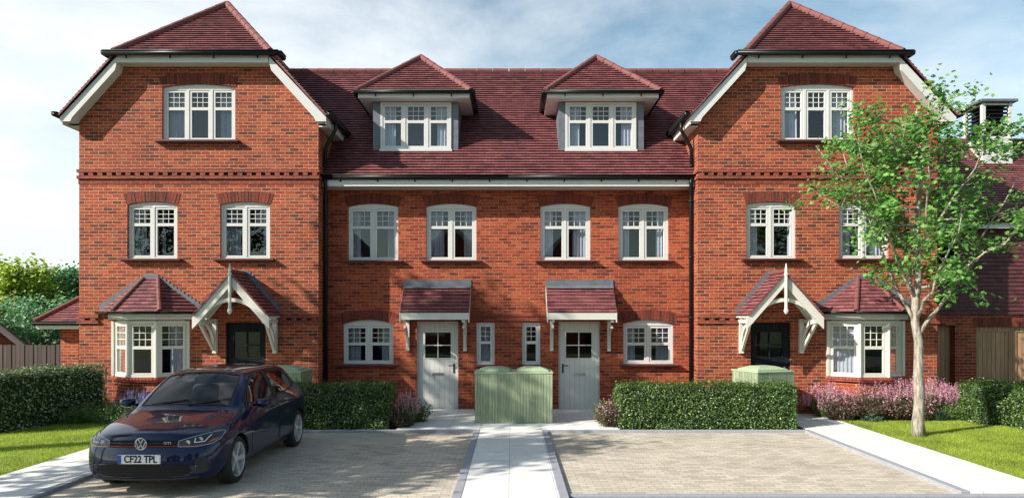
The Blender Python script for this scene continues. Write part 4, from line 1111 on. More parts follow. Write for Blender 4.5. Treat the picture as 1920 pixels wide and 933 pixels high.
# ------------------------------------------------------------------ right neighbour
def neighbour():
    T = thing('neighbour_house', (13, 17.2, 0), 'house with dark hung tiles and wooden garage doors right of the terrace', 'house')
    y = 17.2; s = 1300/y; X = lambda p: (p-960)/s; Z = lambda p: 2.25-(p-593)/s
    xa, xb = 9.70, 17.5
    q = MB(); g1 = (X(1831), X(1975), 0, 2.0); g2 = (X(1757)+.02, X(1791), 0, 2.03)
    q.poly([(xa, -.05), (xb, -.05), (xb, 2.33), (xa, 2.33)], [rect(*g1), rect(*g2)], front(y), 0, -.25); q.build('wall', 'brick', T)
    q = MB(); q.box(g1[0]-.1, g1[1]+.1, y-.012, y+.02, 2.002, 2.22); q.build('brick_arch', 'brick_arch', T)
    q = MB(); c = (g1[0]+g1[1])/2
    q.box(g1[0], c-.004, y+.10, y+.14, .02, 1.995); q.box(c+.004, g1[1], y+.10, y+.14, .02, 1.995)
    for a, b in ((g1[0], c-.004), (c+.004, g1[1])):
        q.box(a, a+.09, y+.075, y+.099, .02, 1.995); q.box(b-.09, b, y+.075, y+.099, .02, 1.995); q.box(a+.092, b-.092, y+.075, y+.099, 1.87, 1.995)
    q.build('garage_door', 'garage_wood', T)
    q = MB(); q.box(g2[0], g2[1], y+.2, y+.24, .02, 2.02); q.build('side_gate', 'garage_wood', T)
    # hung tiles with windows
    wins = [(X(1741), X(1790), Z(508), Z(375)), (X(1917), X(1975), Z(508), Z(430))]
    q = MB(); xs = sorted([xa, xb]+[w[0] for w in wins]+[w[1] for w in wins])
    def hung(u0, u1, z0, z1):
        n = round((z1-z0)/.1); g = (z1-z0)/n
        for i in range(n):
            a = z0+i*g; b = a+g
            q.add([(u0, y-.075, a), (u1, y-.075, a), (u1, y-.055, b), (u0, y-.055, b), (u0, y-.02, a), (u1, y-.02, a)], [(0, 1, 2, 3), (0, 4, 5, 1)],
                  [[(u0, a-z0), (u1, a-z0), (u1, b-z0), (u0, b-z0)], [(u0, a-z0+.05)]*4])
    for a, b in zip(xs[:-1], xs[1:]):
        w = [k for k in wins if k[0] <= a+1e-6 and k[1] >= b-1e-6]
        if w: hung(a, b, 2.30, w[0][2]-.002); hung(a, b, w[0][3]+.002, 4.62) if w[0][3] < 4.5 else None
        else: hung(a, b, 2.30, 4.62)
    q.build('hung_tiles', 'wall_tile', T, normals=False)
    for w in wins:
        q = MB(); frame_geo(q, front(y, (w[0]+w[1])/2), w[1]-w[0], w[2], w[3], 0, 1, .35, d0=-.0); W = q.build('window', 'white_paint', T)
        p = MB(); p.add([(w[0]+.05, y+.05, w[2]), (w[1]-.05, y+.05, w[2]), (w[1]-.05, y+.05, w[3]), (w[0]+.05, y+.05, w[3])], [(0, 1, 2, 3)]); p.build('pane', 'glass', W)
        p = MB(); p.box(w[0], w[1], y-.13, y+.0, w[2]-.05, w[2]-.004); p.build('sill', 'white_paint', W)
    q = MB(); q.box(xa, xb, y-.001, y+.2, 2.332, 4.6); 
    q.v = q.v; o = None
    fmn = front(y)
    qq = MB(); qq.poly([(xa, 2.332), (xb, 2.332), (xb, 4.6), (xa, 4.6)], [rect(*w) for w in wins], fmn, 0.002, -.2); qq.box(xa, xb, y+3, y+3.05, 0, 4.6); qq.build('upper_wall', 'interior', T)
    q = MB(); e, ze = y-.35, 4.60; t = 2.5
    tiled(q, [(xa-.5, e, ze), (xb, e, ze), (xb, e+t, ze+t), (xa-.5, e+t, ze+t)], .1, .02); ro = q.build('roof', 'roof_tile', T, normals=False)
    q = MB(); ridge_run(q, (xa-.5, e+t, ze+t+.03), (xb, e+t, ze+t+.03), .08, .45); q.build('ridge_tile', 'ridge_tile', ro)
    q = MB(); q.add([(xa-.5, e+t, ze+t), (xb, e+t, ze+t), (xb, e+2*t, ze), (xa-.5, e+2*t, ze)], [(0, 1, 2, 3)]); q.build('rear_roof', 'sill_tile', T)
    q = MB(); q.box(xa, xb, e+.05, e+.08, ze-.20, ze-.03); q.box(xa, xb, e+.082, y-.08, ze-.19, ze-.17); q.build('fascia', 'white_paint', T)
    q = MB(); gutter(q, (xa, e-.02, ze-.01), (xb, e-.02, ze-.01)); q.build('gutter', 'black_plastic', T)
    # louvred ventilation turret on the ridge
    cx, cy, h = 13.02, 19.0, .36
    q = MB(); q.box(cx-h-.05, cx+h+.05, cy-h-.05, cy+h+.05, 6.2, 7.02); V = q.build('roof_turret', 'white_paint', T, bevel=.01)
    q = MB()
    for sx in (-1, 1):
        for sy in (-1, 1): q.box(cx+sx*h-.045, cx+sx*h+.045, cy+sy*h-.045, cy+sy*h+.045, 7.022, 7.98)
    for zz_ in (7.03, 7.92):
        for s_ in (-1, 1): q.box(cx-h, cx+h, cy+s_*h-.02, cy+s_*h+.02, zz_, zz_+.055); q.box(cx+s_*h-.02, cx+s_*h+.02, cy-h, cy+h, zz_+.001, zz_+.054)
    q.build('turret_frame', 'white_paint', V); q = MB()
    for i in range(9):
        z = 7.06+i*.102
        q.add([(cx-h, cy-h-.02, z), (cx+h, cy-h-.02, z), (cx+h, cy-h+.06, z+.09), (cx-h, cy-h+.06, z+.09)], [(0, 1, 2, 3)])
        q.add([(cx-h-.02, cy-h, z), (cx-h-.02, cy+h, z), (cx-h+.06, cy+h, z+.09), (cx-h+.06, cy-h, z+.09)], [(0, 1, 2, 3)])
    q.build('louvre', 'black_plastic', V)
    q = MB(); q.box(cx-h-.14, cx+h+.14, cy-h-.14, cy+h+.14, 7.985, 8.06); q.build('turret_cap', 'lead', V, bevel=.01)
    q = MB(); q.box(cx-h+.1, cx+h-.1, cy-h+.1, cy+h-.1, 7.03, 7.97); q.build('turret_core', 'dark_gap', V)
neighbour()

# ------------------------------------------------------------------ houses across the street (seen only mirrored in the windows)
def opposite(xc, label, w=3.2, e=5.4, y=-15.0):
    T = thing('opposite_house', (xc, y, 0), label, 'house', 'houses across the street'); zr = e+w*1.0+.2
    ob = lambda u, v, d: (xc+u, y+d, v)
    hs = [rect(-1.9, -.8, 3.2, 4.5), rect(.8, 1.9, 3.2, 4.5), rect(-1.9, -.5, .9, 2.1), rect(.7, 1.6, 0.02, 2.1)]
    q = MB(); q.poly([(-w, 0), (w, 0), (w, e), (0, zr-.1), (-w, e)], hs, ob, 0, -.3); q.build('wall', 'brick', T)
    q = MB()
    for s_ in (-1, 1): tiled(q, [(xc+s_*(w+.4), y+.35, e-.45), (xc+s_*(w+.4), y-8, e-.45), (xc, y-8, zr), (xc, y+.35, zr)], .3, .03)
    q.build('roof', 'roof_tile', T, normals=False)
    q = MB()
    for s_ in (-1, 1):
        p = [(s_*u, v) for u, v in ((0, zr-.04), (w+.4, e-.45), (w+.4, e-.75), (0, zr-.36))][::s_]
        q.poly(p, [], ob, .34, .1)
    q.build('bargeboard', 'white_paint', T)
    for hh in hs[:3]:
        q = MB(); m = (hh[0][0]+hh[1][0])/2
        q.poly(hh, [rect(hh[0][0]+.08, m-.05, hh[0][1]+.08, hh[2][1]-.08), rect(m+.05, hh[1][0]-.08, hh[0][1]+.08, hh[2][1]-.08)], ob, -.05, -.12); W = q.build('window', 'white_paint', T)
        p = MB(); p.add([ob(hh[0][0], hh[0][1], -.1), ob(hh[1][0], hh[0][1], -.1), ob(hh[1][0], hh[2][1], -.1), ob(hh[0][0], hh[2][1], -.1)], [(0, 1, 2, 3)]); p.build('pane', 'glass', W)
    q = MB(); hh = hs[3]; q.poly(hh, [], ob, -.08, -.12); q.build('door', 'door_black', T)
opposite(-12.5, 'leftmost gabled brick house across the street')
opposite(-4.2, 'second gabled brick house across the street from the left')
opposite(4.4, 'third gabled brick house across the street from the left')
opposite(13.5, 'rightmost gabled brick house across the street')
# ------------------------------------------------------------------ the parked car
def mat_carpaint():
    m, nt, b = new_mat('car_paint')
    b.inputs['Base Color'].default_value = (.006, .010, .030, 1); b.inputs['Metallic'].default_value = .25
    b.inputs['Roughness'].default_value = .32; b.inputs['Coat Weight'].default_value = 1; b.inputs['Coat Roughness'].default_value = .01; b.inputs['Coat IOR'].default_value = 1.42; b.inputs['Specular IOR Level'].default_value = .1
    # metallic flake
    n = noise_tex(nt, pos(nt), 900, 0); nt.links.new(ramp(nt, n, [(.3, (.002, .006, .030)), (.7, (.004, .012, .056))]), b.inputs['Base Color'])
mat_carpaint()
plain('car_trim', (.012, .012, .013), .5, var=.2)
plain('rubber', (.016, .016, .016), .75, var=.2, scale=30)
plain('alloy', (.55, .55, .56), .35, metal=.3, var=.05)
plain('chrome', (.75, .75, .76), .12, metal=1, var=.02)
plain('seat', (.36, .29, .28), .8, var=.1)
plain('red_line', (.45, .015, .01), .4, var=.02)
plain('plate_white', (.75, .75, .76), .4, var=.02)
plain('plate_blue', (.03, .07, .40), .4, var=.02)
plain('lamp_amber', (.45, .13, .03), .3, var=.1)
plain('lamp_dark', (.03, .03, .035), .25, var=.2, coat=.5)
plain('drl', (.8, .82, .85), .2, var=.02)
def make_car():
    CX, CY = -4.6, 8.56
    T = thing('parked_car', (CX, CY+2.1, 0), 'dark navy hatchback parked nose-out on the left paved bay', 'car')
    # half sections: b0 b1 b2 b3 s1 s2 s3 t3 t2 t1 t0
    def side(y, zs3=.80, zb=.20): return [(0, y, zb), (.24, y, zb), (.50, y, zb), (.78, y, zb), (.885, y, .30), (.905, y, .53), (.895, y, zs3)]
    S = []
    S.append([(0, .07, .21), (.24, .075, .21), (.47, .10, .21), (.68, .17, .21), (.745, .17, .32), (.75, .165, .48), (.735, .19, .63), (.69, .27, .735), (.46, .155, .765), (.23, .105, .785), (0, .09, .79)])
    S.append([(0, .42, .19), (.24, .42, .19), (.50, .42, .19), (.77, .40, .19), (.87, .42, .29), (.895, .42, .50), (.885, .46, .69), (.79, .55, .805), (.53, .45, .855), (.26, .41, .875), (0, .40, .88)])
    S.append(side(.88, .745)+[(.81, .92, .85), (.56, .82, .895), (.28, .80, .918), (0, .79, .922)])
    S.append(side(1.22, .79)+[(.815, 1.20, .905), (.665, 1.13, .935), (.34, 1.07, .96), (0, 1.05, .965)])
    S.append(side(1.60, .815)+[(.83, 1.60, .945), (.66, 1.53, 1.19), (.35, 1.47, 1.245), (0, 1.45, 1.255)])
    S.append(side(2.05, .825)+[(.835, 2.08, .955), (.60, 1.98, 1.385), (.33, 1.88, 1.435), (0, 1.86, 1.445)])
    S.append(side(2.5, .835)+[(.835, 2.48, .965), (.615, 2.45, 1.43), (.33, 2.45, 1.475), (0, 2.45, 1.483)])
    S.append(side(3.1, .845)+[(.83, 3.1, .985), (.605, 3.1, 1.42), (.32, 3.1, 1.465), (0, 3.1, 1.475)])
    S.append(side(3.62, .85)+[(.81, 3.65, 1.01), (.57, 3.68, 1.36), (.30, 3.74, 1.41), (0, 3.76, 1.42)])
    S.append([(0, 3.98, .24), (.24, 3.98, .24), (.50, 3.98, .24), (.77, 3.98, .24), (.865, 3.96, .34), (.885, 3.96, .55), (.87, 3.96, .83), (.78, 3.98, 1.0), (.60, 4.02, 1.08), (.3, 4.07, 1.10), (0, 4.08, 1.11)])
    S.append([(0, 4.20, .27), (.24, 4.2, .27), (.50, 4.17, .27), (.70, 4.10, .27), (.76, 4.14, .36), (.77, 4.16, .56), (.74, 4.13, .80), (.69, 4.10, .93), (.5, 4.14, .99), (.25, 4.17, 1.01), (0, 4.18, 1.01)])
    bm = bmesh.new(); rings = []
    for sec in S:
        half = [bm.verts.new(p) for p in sec]; mir = [None]*11
        for i, p in enumerate(sec): mir[i] = half[i] if i in (0, 10) else bm.verts.new((-p[0], p[1], p[2]))
        rings.append((half, mir))
    for (h0, m0), (h1, m1) in zip(rings[:-1], rings[1:]):
        for i in range(10):
            bm.faces.new((h0[i], h0[i+1], h1[i+1], h1[i])); bm.faces.new((m0[i+1], m0[i], m1[i], m1[i+1]))
    def endcap(ring, sec, ys, sgn):
        h, m = ring; rows = [3, 4, 5, 6, 7]; cols = {}
        # columns at b/t indices 0,1,2 with interior points for rows s1..s3
        for c in (0, 1, 2):
            for r_ in (4, 5, 6):
                z = sec[r_][2]; xx = (0, .24, .49)[c]; y = ys[r_-4][c]
                v = bm.verts.new((xx, y, z)); cols[(c, r_, 0)] = v
                cols[(c, r_, 1)] = v if c == 0 else bm.verts.new((-xx, y, z))
        for s_ in (0, 1):
            R_ = h if s_ == 0 else m
            def g(c, r_):
                if c == 3: return R_[r_]
                if r_ == 3: return R_[c]
                if r_ == 7: return R_[10-c]
                return cols[(c, r_, s_)]
            for c in range(3):
                for a, b_ in zip(rows[:-1], rows[1:]): bm.faces.new((g(c, a), g(c+1, a), g(c+1, b_), g(c, b_)))
    endcap(rings[0], S[0], [(.0, .01, .05), (-.01, .0, .045), (.035, .05, .10)], -1)
    endcap(rings[-1], S[-1], [(4.27, 4.26, 4.23), (4.27, 4.26, 4.23), (4.22, 4.21, 4.19)], 1)
    bmesh.ops.recalc_face_normals(bm, faces=bm.faces)
    cl = bm.edges.layers.float.new('crease_edge')
    def cr(a, b_, v):
        e = bm.edges.get((a, b_))
        if e: e[cl] = v
    for s_ in (0, 1):
        for k in range(len(rings)-1):
            R0, R1 = rings[k][s_], rings[k+1][s_]
            if 0 <= k: cr(R0[3], R1[3], .7)
            cr(R0[6], R1[6], .35)
            if k >= 1: cr(R0[7], R1[7], .45 if k < 9 else .2)
            if 3 <= k <= 8: cr(R0[8], R1[8], .35)
        for k, v in ((3, .8), (5, .45), (8, .5)):
            for i in (8, 9): cr(rings[k][s_][i], rings[k][s_][i+1], v)
        for i in range(7, 10): cr(rings[0][s_][i], rings[0][s_][i+1], .45)
        for i in range(0, 3): cr(rings[0][s_][i], rings[0][s_][i+1], .6)
    me = bpy.data.meshes.new('tmp'); bm.to_mesh(me); bm.free()
    tmp = bpy.data.objects.new('tmp', me); COL.objects.link(tmp)
    sm = tmp.modifiers.new('s', 'SUBSURF'); sm.levels = 3; sm.render_levels = 3
    me.materials.append(MATS['car_paint'])
    dg = bpy.context.evaluated_depsgraph_get(); dg.update()
    base = bpy.data.meshes.new_from_object(tmp.evaluated_get(dg)); tmp.modifiers.clear(); tmp.data = base
    bb = bmesh.new(); bb.from_mesh(base); bmesh.ops.recalc_face_normals(bb, faces=bb.faces); bb.to_mesh(base)
    bvh = BVHTree.FromBMesh(bb); bb.free()
    # ---- cutters
    cutm = bpy.data.materials.new('cut')
    def cutter(q, mat):
        m2 = bpy.data.meshes.new('c'); m2.from_pydata(q.v, [], q.f); m2.materials.append(mat)
        b2 = bmesh.new(); b2.from_mesh(m2); bmesh.ops.recalc_face_normals(b2, faces=b2.faces); b2.to_mesh(m2); b2.free()
        o = bpy.data.objects.new('c', m2); COL.objects.link(o); return o
    def fy(u, v, d): return (u, d, v)
    def fx_(u, v, d): return (d, u, v)
    ws = [(-.61, .995), (-.3, 1.02), (0, 1.025), (.3, 1.02), (.61, .995), (.555, 1.25), (.51, 1.365), (.26, 1.405), (0, 1.415), (-.26, 1.405), (-.51, 1.365), (-.555, 1.25)]
    rw = [(-.50, 1.13), (.50, 1.13), (.44, 1.32), (0, 1.365), (-.44, 1.32)]
    fwn = [(1.47, .995), (2.44, 1.005), (2.44, 1.375), (2.2, 1.38), (2.02, 1.35), (1.74, 1.21)]
    rwn = [(2.54, 1.01), (3.2, 1.025), (3.60, 1.08), (3.44, 1.26), (3.25, 1.34), (2.9, 1.365), (2.54, 1.378)]
    glassdefs = [('windscreen', ws, fy, .9, 2.2), ('rear_window', rw, fy, 3.72, 4.4)]
    for s_ in (1, -1): glassdefs += [('side_window', fwn, fx_, s_*.42, s_*1.2), ('side_window', rwn, fx_, s_*.42, s_*1.2)]
    def boolean(obj, cut, op):
        md = obj.modifiers.new('b', 'BOOLEAN'); md.object = cut; md.operation = op; md.solver = 'EXACT'
        try: md.material_mode = 'TRANSFER'
        except Exception: pass
        g = bpy.context.evaluated_depsgraph_get(); g.update()
        r_ = bpy.data.meshes.new_from_object(obj.evaluated_get(g)); obj.modifiers.clear(); return r_
    def strip(me_, keepcut=False):
        b2 = bmesh.new(); b2.from_mesh(me_)
        idx = [i for i, m_ in enumerate(me_.materials) if m_ is cutm]
        bmesh.ops.delete(b2, geom=[f for f in b2.faces if f.material_index in idx], context='FACES')
        b2.to_mesh(me_); b2.free()
    def place(me_, name, mats, smooth=True, parent=T, off=True):
        for v in me_.vertices: v.co += Vector((0, -2.1, 0))
        me_.materials.clear()
        for m_ in mats: me_.materials.append(MATS[m_])
        if smooth: me_.polygons.foreach_set('use_smooth', [True]*len(me_.polygons))
        o = bpy.data.objects.new(name, me_); COL.objects.link(o); o.parent = parent; return o
    body = tmp; cuts = []
    parts = []
    for nm, pl, f_, a, b_ in glassdefs:
        q = MB(); q.poly(pl, [], f_, a, b_); c = cutter(q, cutm); cuts.append(c)
        g = boolean(body, c, 'INTERSECT'); strip(g); parts.append((nm, g))
    work = bpy.data.objects.new('w', base.copy()); COL.objects.link(work)
    for c in cuts: work.data = boolean(work, c, 'DIFFERENCE')
    AX = (.87, 3.50)
    for y in AX:
        for s_ in (-1, 1):
            q = MB(); q.lathe([(.345, .62), (.345, 1.2)], Matrix.Translation((0, y, .325)) @ Matrix.Rotation(s_*math.pi/2, 4, 'Y'), 48)
            c = cutter(q, MATS['car_trim']); cuts.append(c); work.data = boolean(work, c, 'DIFFERENCE')
    fin = work.data; strip(fin)
    ti = [i for i, m_ in enumerate(fin.materials) if m_ is MATS['car_trim']]
    fin.polygons.foreach_get
    mi = [1 if p.material_index in ti else 0 for p in fin.polygons]
    B = place(fin, 'body', ['car_paint', 'car_trim'])
    fin.polygons.foreach_set('material_index', mi)
    try: fin.set_sharp_from_angle(angle=R(38))
    except Exception: pass
    for nm, g in parts: place(g, nm, ['car_glass'])
    for c in cuts+[tmp, work]: bpy.data.objects.remove(c)
    # ---- projected details (local -> world shift on build)
    def hit(p, d):
        l, n, i, _ = bvh.ray_cast(Vector(p), Vector(d)); return (l, n) if l is not None else (None, None)
    def patch(pl, name, mat, parent, ax='y', off=.004, side_=1, cuts_=3, smooth=True):
        b2 = bmesh.new(); vs = [b2.verts.new((p[0], 0, p[1])) for p in pl]
        f_ = b2.faces.new(vs); bmesh.ops.triangulate(b2, faces=[f_])
        for _ in range(cuts_): bmesh.ops.subdivide_edges(b2, edges=[e for e in b2.edges if e.calc_length() > .025], cuts=1, use_grid_fill=False); bmesh.ops.triangulate(b2, faces=b2.faces)
        for v in b2.verts:
            if ax == 'y': l, n = hit((v.co.x, -2, v.co.z), (0, 1, 0))
            else: l, n = hit((3*side_, v.co.x, v.co.z), (-side_, 0, 0))
            if l is None: l, n = v.co.copy(), Vector((0, -1, 0))
            v.co = l + n*off
        me_ = bpy.data.meshes.new(name); b2.to_mesh(me_); b2.free()
        return place(me_, name, [mat], smooth, parent)
    def line(path, name, mat, parent, w_=.006, ax='y', off=.0025, side_=1, closed=False, n=12, r=None):
        pts = []
        P_ = path+[path[0]] if closed else path
        for a, b_ in zip(P_[:-1], P_[1:]):
            for k in range(n): pts.append((a[0]+(b_[0]-a[0])*k/n, a[1]+(b_[1]-a[1])*k/n))
        pts.append(P_[-1]); out = []
        for u, v in pts:
            if ax == 'y': l, nn = hit((u, -2, v), (0, 1, 0))
            elif ax == 'z': l, nn = hit((u, v, 3), (0, 0, -1))
            else: l, nn = hit((3*side_, u, v), (-side_, 0, 0))
            if l is not None: out.append(l+nn*off)
        q = MB(); q.tube([(p.x+CX, p.y+CY, p.z) for p in out], w_/2, 6)
        return q.build(name, mat, parent, smooth=True)
    def W(q): q.v = [(p[0]+CX, p[1]+CY, p[2]) for p in q.v]; return q
    # shut lines
    line([(-.60, .86), (-.63, .55)], 'bonnet_seam', 'dark_gap', B, ax='z', w_=.007, off=0) if 0 else None
    for s_ in (1, -1):
        line([(1.36, .96), (1.30, .70), (1.33, .42), (1.42, .30), (2.40, .29), (2.47, .45), (2.50, .75), (2.49, .99)], 'door_seam', 'dark_gap', B, ax='x', side_=s_, w_=.008, off=.0005)
        line([(2.49, .99), (2.50, .75), (2.52, .40), (2.56, .30), (3.02, .30), (3.12, .55), (3.30, .78), (3.36, 1.02)], 'door_seam', 'dark_gap', B, ax='x', side_=s_, w_=.008, off=.0005)
        line(fwn, 'window_seal', 'car_trim', B, ax='x', side_=s_, w_=.022, off=.001, closed=True, n=6)
        line(rwn, 'window_seal', 'car_trim', B, ax='x', side_=s_, w_=.022, off=.001, closed=True, n=6)
        patch([(2.435, 1.01), (2.545, 1.01), (2.545, 1.375), (2.435, 1.375)], 'door_pillar', 'car_trim', B, 'x', .003, s_, 2)
        line([(s_*.70, .36), (s_*.74, .60), (s_*.77, .90), (s_*.70, 1.10)], 'bonnet_seam', 'dark_gap', B, ax='z', w_=.007, off=.0005)
        for yy in (2.28, 3.12):
            q = MB(); l, nn = hit((3*s_, yy, .86), (-s_, 0, 0)); x_ = l.x
            q.tube([(x_, yy-.09, .865), (x_+s_*.03, yy-.06, .865), (x_+s_*.032, yy+.06, .865), (x_, yy+.09, .865)], .013, 8); W(q).build('door_handle', 'car_paint', B, smooth=True)
        # sill trim
        line([(1.27, .225), (3.1, .225)], 'side_skirt', 'car_trim', B, ax='x', side_=s_, w_=.05, off=0)
        # mirrors
        q = MB(); c0 = Vector((s_*.985, 1.50, 1.0))
        prof = [(0.001, -.095), (.045, -.085), (.062, -.04), (.065, .02), (.052, .075), (.001, .095)]
        M = Matrix.Translation(c0) @ Matrix.Rotation(R(90), 4, 'Y') @ Matrix.Diagonal((1.0, .95, 1.0, 1)); q.lathe(prof, M, 16)
        q.beam((s_*.84, 1.56, .965), (s_*.93, 1.53, .975), .05, .035)
        Mi = W(q).build('wing_mirror', 'car_paint', T, smooth=True)
        q = MB(); q.box(s_*.985-.085, s_*.985+.085, 1.572, 1.576, .955, 1.05); W(q).build('mirror_glass', 'chrome', Mi)
    # windscreen seal, wipers
    line(ws, 'windscreen_seal', 'car_trim', B, w_=.02, off=.001, closed=True, n=5)
    for xw in (-.45, .08):
        q = MB(); l1, n1_ = hit((xw, 1.12, 3), (0, 0, -1)); 
        pts = []
        for k in range(7):
            u = xw+.5*k/6; l, nn = hit((u, -2, 1.015+.010*k), (0, 1, 0)); pts.append(l+nn*.012)
        q.tube(pts, .008, 6); W(q).build('wiper', 'car_trim', T, smooth=True)
    # front: grille, badge, plate, intakes
    G = patch([(-.43, .622), (.43, .622), (.43, .700), (.2, .712), (0, .716), (-.2, .712), (-.43, .700)], 'grille', 'dark_gap', T, off=.004)
    for z in (.672,): line([(-.42, z), (.42, z)], 'grille_bar', 'lamp_dark', G, w_=.007, off=.006)
    line([(-.43, .636), (.43, .636)], 'grille_stripe', 'red_line', G, w_=.010, off=.007)
    # round badge with V over W
    l, nn = hit((0, -2, .668), (0, 1, 0)); bc = l+nn*.012
    q = MB(); Mb = Matrix.Translation((bc.x, bc.y-.006, bc.z)) @ Matrix.Rotation(R(90), 4, 'X')
    q.lathe([(.066, .0), (.074, .0), (.076, .006), (.070, .012), (.064, .006)], Mb, 36, closed=True)
    BD = W(q).build('badge', 'chrome', T, smooth=True)
    q = MB(); q.lathe([(.0, .001), (.067, .001), (.067, -.012), (0, -.012)], Mb, 36); W(q).build('badge_field', 'lamp_dark', BD)
    q = MB(); yb_ = bc.y-.010
    def stroke(pts, wd=.012):
        for a, b_ in zip(pts[:-1], pts[1:]): q.beam((bc.x+a[0], yb_, bc.z+a[1]), (bc.x+b_[0], yb_-.0005, bc.z+b_[1]), .008, wd)
    stroke([(-.030, .060), (0, .006), (.030, .060)]); stroke([(-.058, .030), (-.026, -.056), (0, -.004), (.026, -.056), (.058, .030)])
    W(q).build('badge_letters', 'chrome', BD)
    def text(body_, size, loc, mat, name, parent, ext=.002, sx=1):
        cu = bpy.data.curves.new('t', 'FONT'); cu.body = body_; cu.size = size; cu.align_x = 'CENTER'; cu.align_y = 'CENTER'; cu.extrude = ext; cu.offset = size*.018
        o = bpy.data.objects.new('t', cu); COL.objects.link(o); g = bpy.context.evaluated_depsgraph_get(); g.update()
        me_ = bpy.data.meshes.new_from_object(o.evaluated_get(g)); bpy.data.objects.remove(o)
        for v in me_.vertices: v.co = Vector((loc[0]+v.co.x*sx, loc[1]-v.co.z-2.1, loc[2]+v.co.y))
        me_.materials.clear(); me_.materials.append(MATS[mat]); oo = bpy.data.objects.new(name, me_); COL.objects.link(oo); oo.parent = parent; return oo
    l, nn = hit((0, -2, .49), (0, 1, 0)); py_ = l.y-.022
    q = MB(); q.box(-.26, .26, py_, py_+.03, .435, .546); PL = W(q).build('number_plate', 'plate_white', T, bevel=.003)
    q = MB(); q.box(-.258, -.215, py_-.002, py_, .438, .543); W(q).build('plate_band', 'plate_blue', PL)
    text('CF22 TPL', .122, (.022, py_-.003, .4905), 'dark_gap', 'plate_text', PL, sx=.82)
    l, nn = hit((.31, -2, .675), (0, 1, 0)); text('GTI', .040, (.31, l.y-.012, .676), 'chrome', 'badge_text', G, sx=1.5)
    LI = patch([(-.56, .40), (-.27, .43), (.27, .43), (.56, .40), (.60, .33), (.50, .275), (.30, .262), (-.30, .262), (-.50, .275), (-.60, .33)], 'lower_intake', 'dark_gap', T, off=.004)
    for z in (.315, .35): line([(-.48, z), (.48, z)], 'grille_bar', 'car_trim', LI, w_=.007, off=.007)
    line([(-.66, .245), (-.4, .232), (0, .228), (.4, .232), (.66, .245)], 'front_splitter', 'car_trim', T, w_=.035, off=.0)
    for s_ in (1, -1):
        FI = patch([(s_*u, v) for u, v in ((.62, .47), (.73, .49), (.752, .42), (.745, .31), (.66, .30))], 'fog_lamp', 'car_trim', T, off=.004)
        for z in (.345, .38, .415): line([(s_*.63, z), (s_*.735, z+.008)], 'fog_slat', 'lamp_dark', FI, w_=.010, off=.008, n=4)
        # headlamps
        hl = [(.43, .628), (.43, .695), (.56, .728), (.70, .755), (.80, .765), (.835, .745), (.83, .68), (.77, .635), (.62, .618)]
        HL = patch([(s_*u, v) for u, v in hl], 'headlight', 'lamp_dark', T, off=.004, cuts_=4)
        line([(s_*u, v) for u, v in hl], 'lamp_edge', 'alloy', HL, w_=.007, off=.005, closed=True, n=4)
        line([(s_*u, v) for u, v in ((.60, .715), (.60, .665), (.70, .668), (.735, .735))], 'running_light', 'drl', HL, w_=.012, off=.007, n=6)
        line([(s_*u, v) for u, v in ((.445, .640), (.62, .632), (.74, .645))], 'lamp_stripe', 'red_line', HL, w_=.008, off=.006, n=6)
        for u, v, rr in ((.535, .675, .028), (.655, .70, .030)):
            l, nn = hit((s_*u, -2, v), (0, 1, 0)); q = MB(); M = Matrix.Translation(l+Vector((0, -.006, 0))) @ Matrix.Rotation(R(90), 4, 'X')
            q.lathe([(rr, 0), (rr, .006), (rr*.85, .007), (rr*.8, .002), (0.0001, .008)], M, 18); W(q).build('lens', 'alloy', HL, smooth=True)
        patch([(s_*u, v) for u, v in ((.72, .64), (.80, .675), (.815, .70), (.76, .68))], 'indicator', 'lamp_amber', HL, off=.007, cuts_=2)
    # rear lamps
    # wheels
    def wheel(x, y, s_):
        M = Matrix.Translation((x+CX, y+CY, .318)) @ Matrix.Rotation(s_*math.pi/2, 4, 'Y')
        q = MB(); q.lathe([(.232, -.20), (.29, -.205), (.315, -.185), (.318, -.11), (.315, -.03), (.292, -.006), (.24, .0), (.232, -.01)], M, 48, closed=True)
        Wh = q.build('wheel', 'rubber', T, smooth=True)
        q = MB(); q.lathe([(.236, -.18), (.236, -.012), (.228, -.004), (.218, -.010), (.214, -.04), (.205, -.16)], M, 48, closed=True)
        N5 = 5
        for k in range(N5):
            t = 2*math.pi*k/N5+.3
            def pt(r_, a, h): return M @ Vector((r_*math.cos(t+a), r_*math.sin(t+a), h))
            # broad forked spoke
            for a0, a1, hh in ((-.21, .21, -.018),):
                vs = [pt(.05, -.55, -.03), pt(.05, .55, -.03), pt(.216, a1*.75, -.014), pt(.216, a0*.75, -.014),
                      pt(.05, -.55, -.07), pt(.05, .55, -.07), pt(.216, a1*.75, -.055), pt(.216, a0*.75, -.055)]
                q.add(vs, [(0, 1, 2, 3), (7, 6, 5, 4), (0, 4, 5, 1), (1, 5, 6, 2), (2, 6, 7, 3), (3, 7, 4, 0)])
        q.lathe([(.0001, -.012), (.03, -.014), (.055, -.026), (.06, -.07), (0.0001, -.07)], M, 24)
        q.build('rim', 'alloy', Wh)
        q = MB(); q.lathe([(.0001, -.10), (.15, -.10), (.15, -.12), (.0001, -.12)], M, 32); q.build('brake_disc', 'metal', Wh)
        q = MB(); q.lathe([(.0001, -.15), (.23, -.15), (.23, -.16), (.0001, -.16)], M, 32); q.build('hub_back', 'dark_gap', Wh)
    for y in AX:
        for s_ in (1, -1): wheel(s_*.885, y, s_)
    # cabin
    q = MB(); q.box(-.70, .70, 1.25, 3.6, .30, .34); q.box(-.74, .74, 1.22, 1.62, .62, .93); W(q).build('dashboard', 'car_trim', T, bevel=.03)
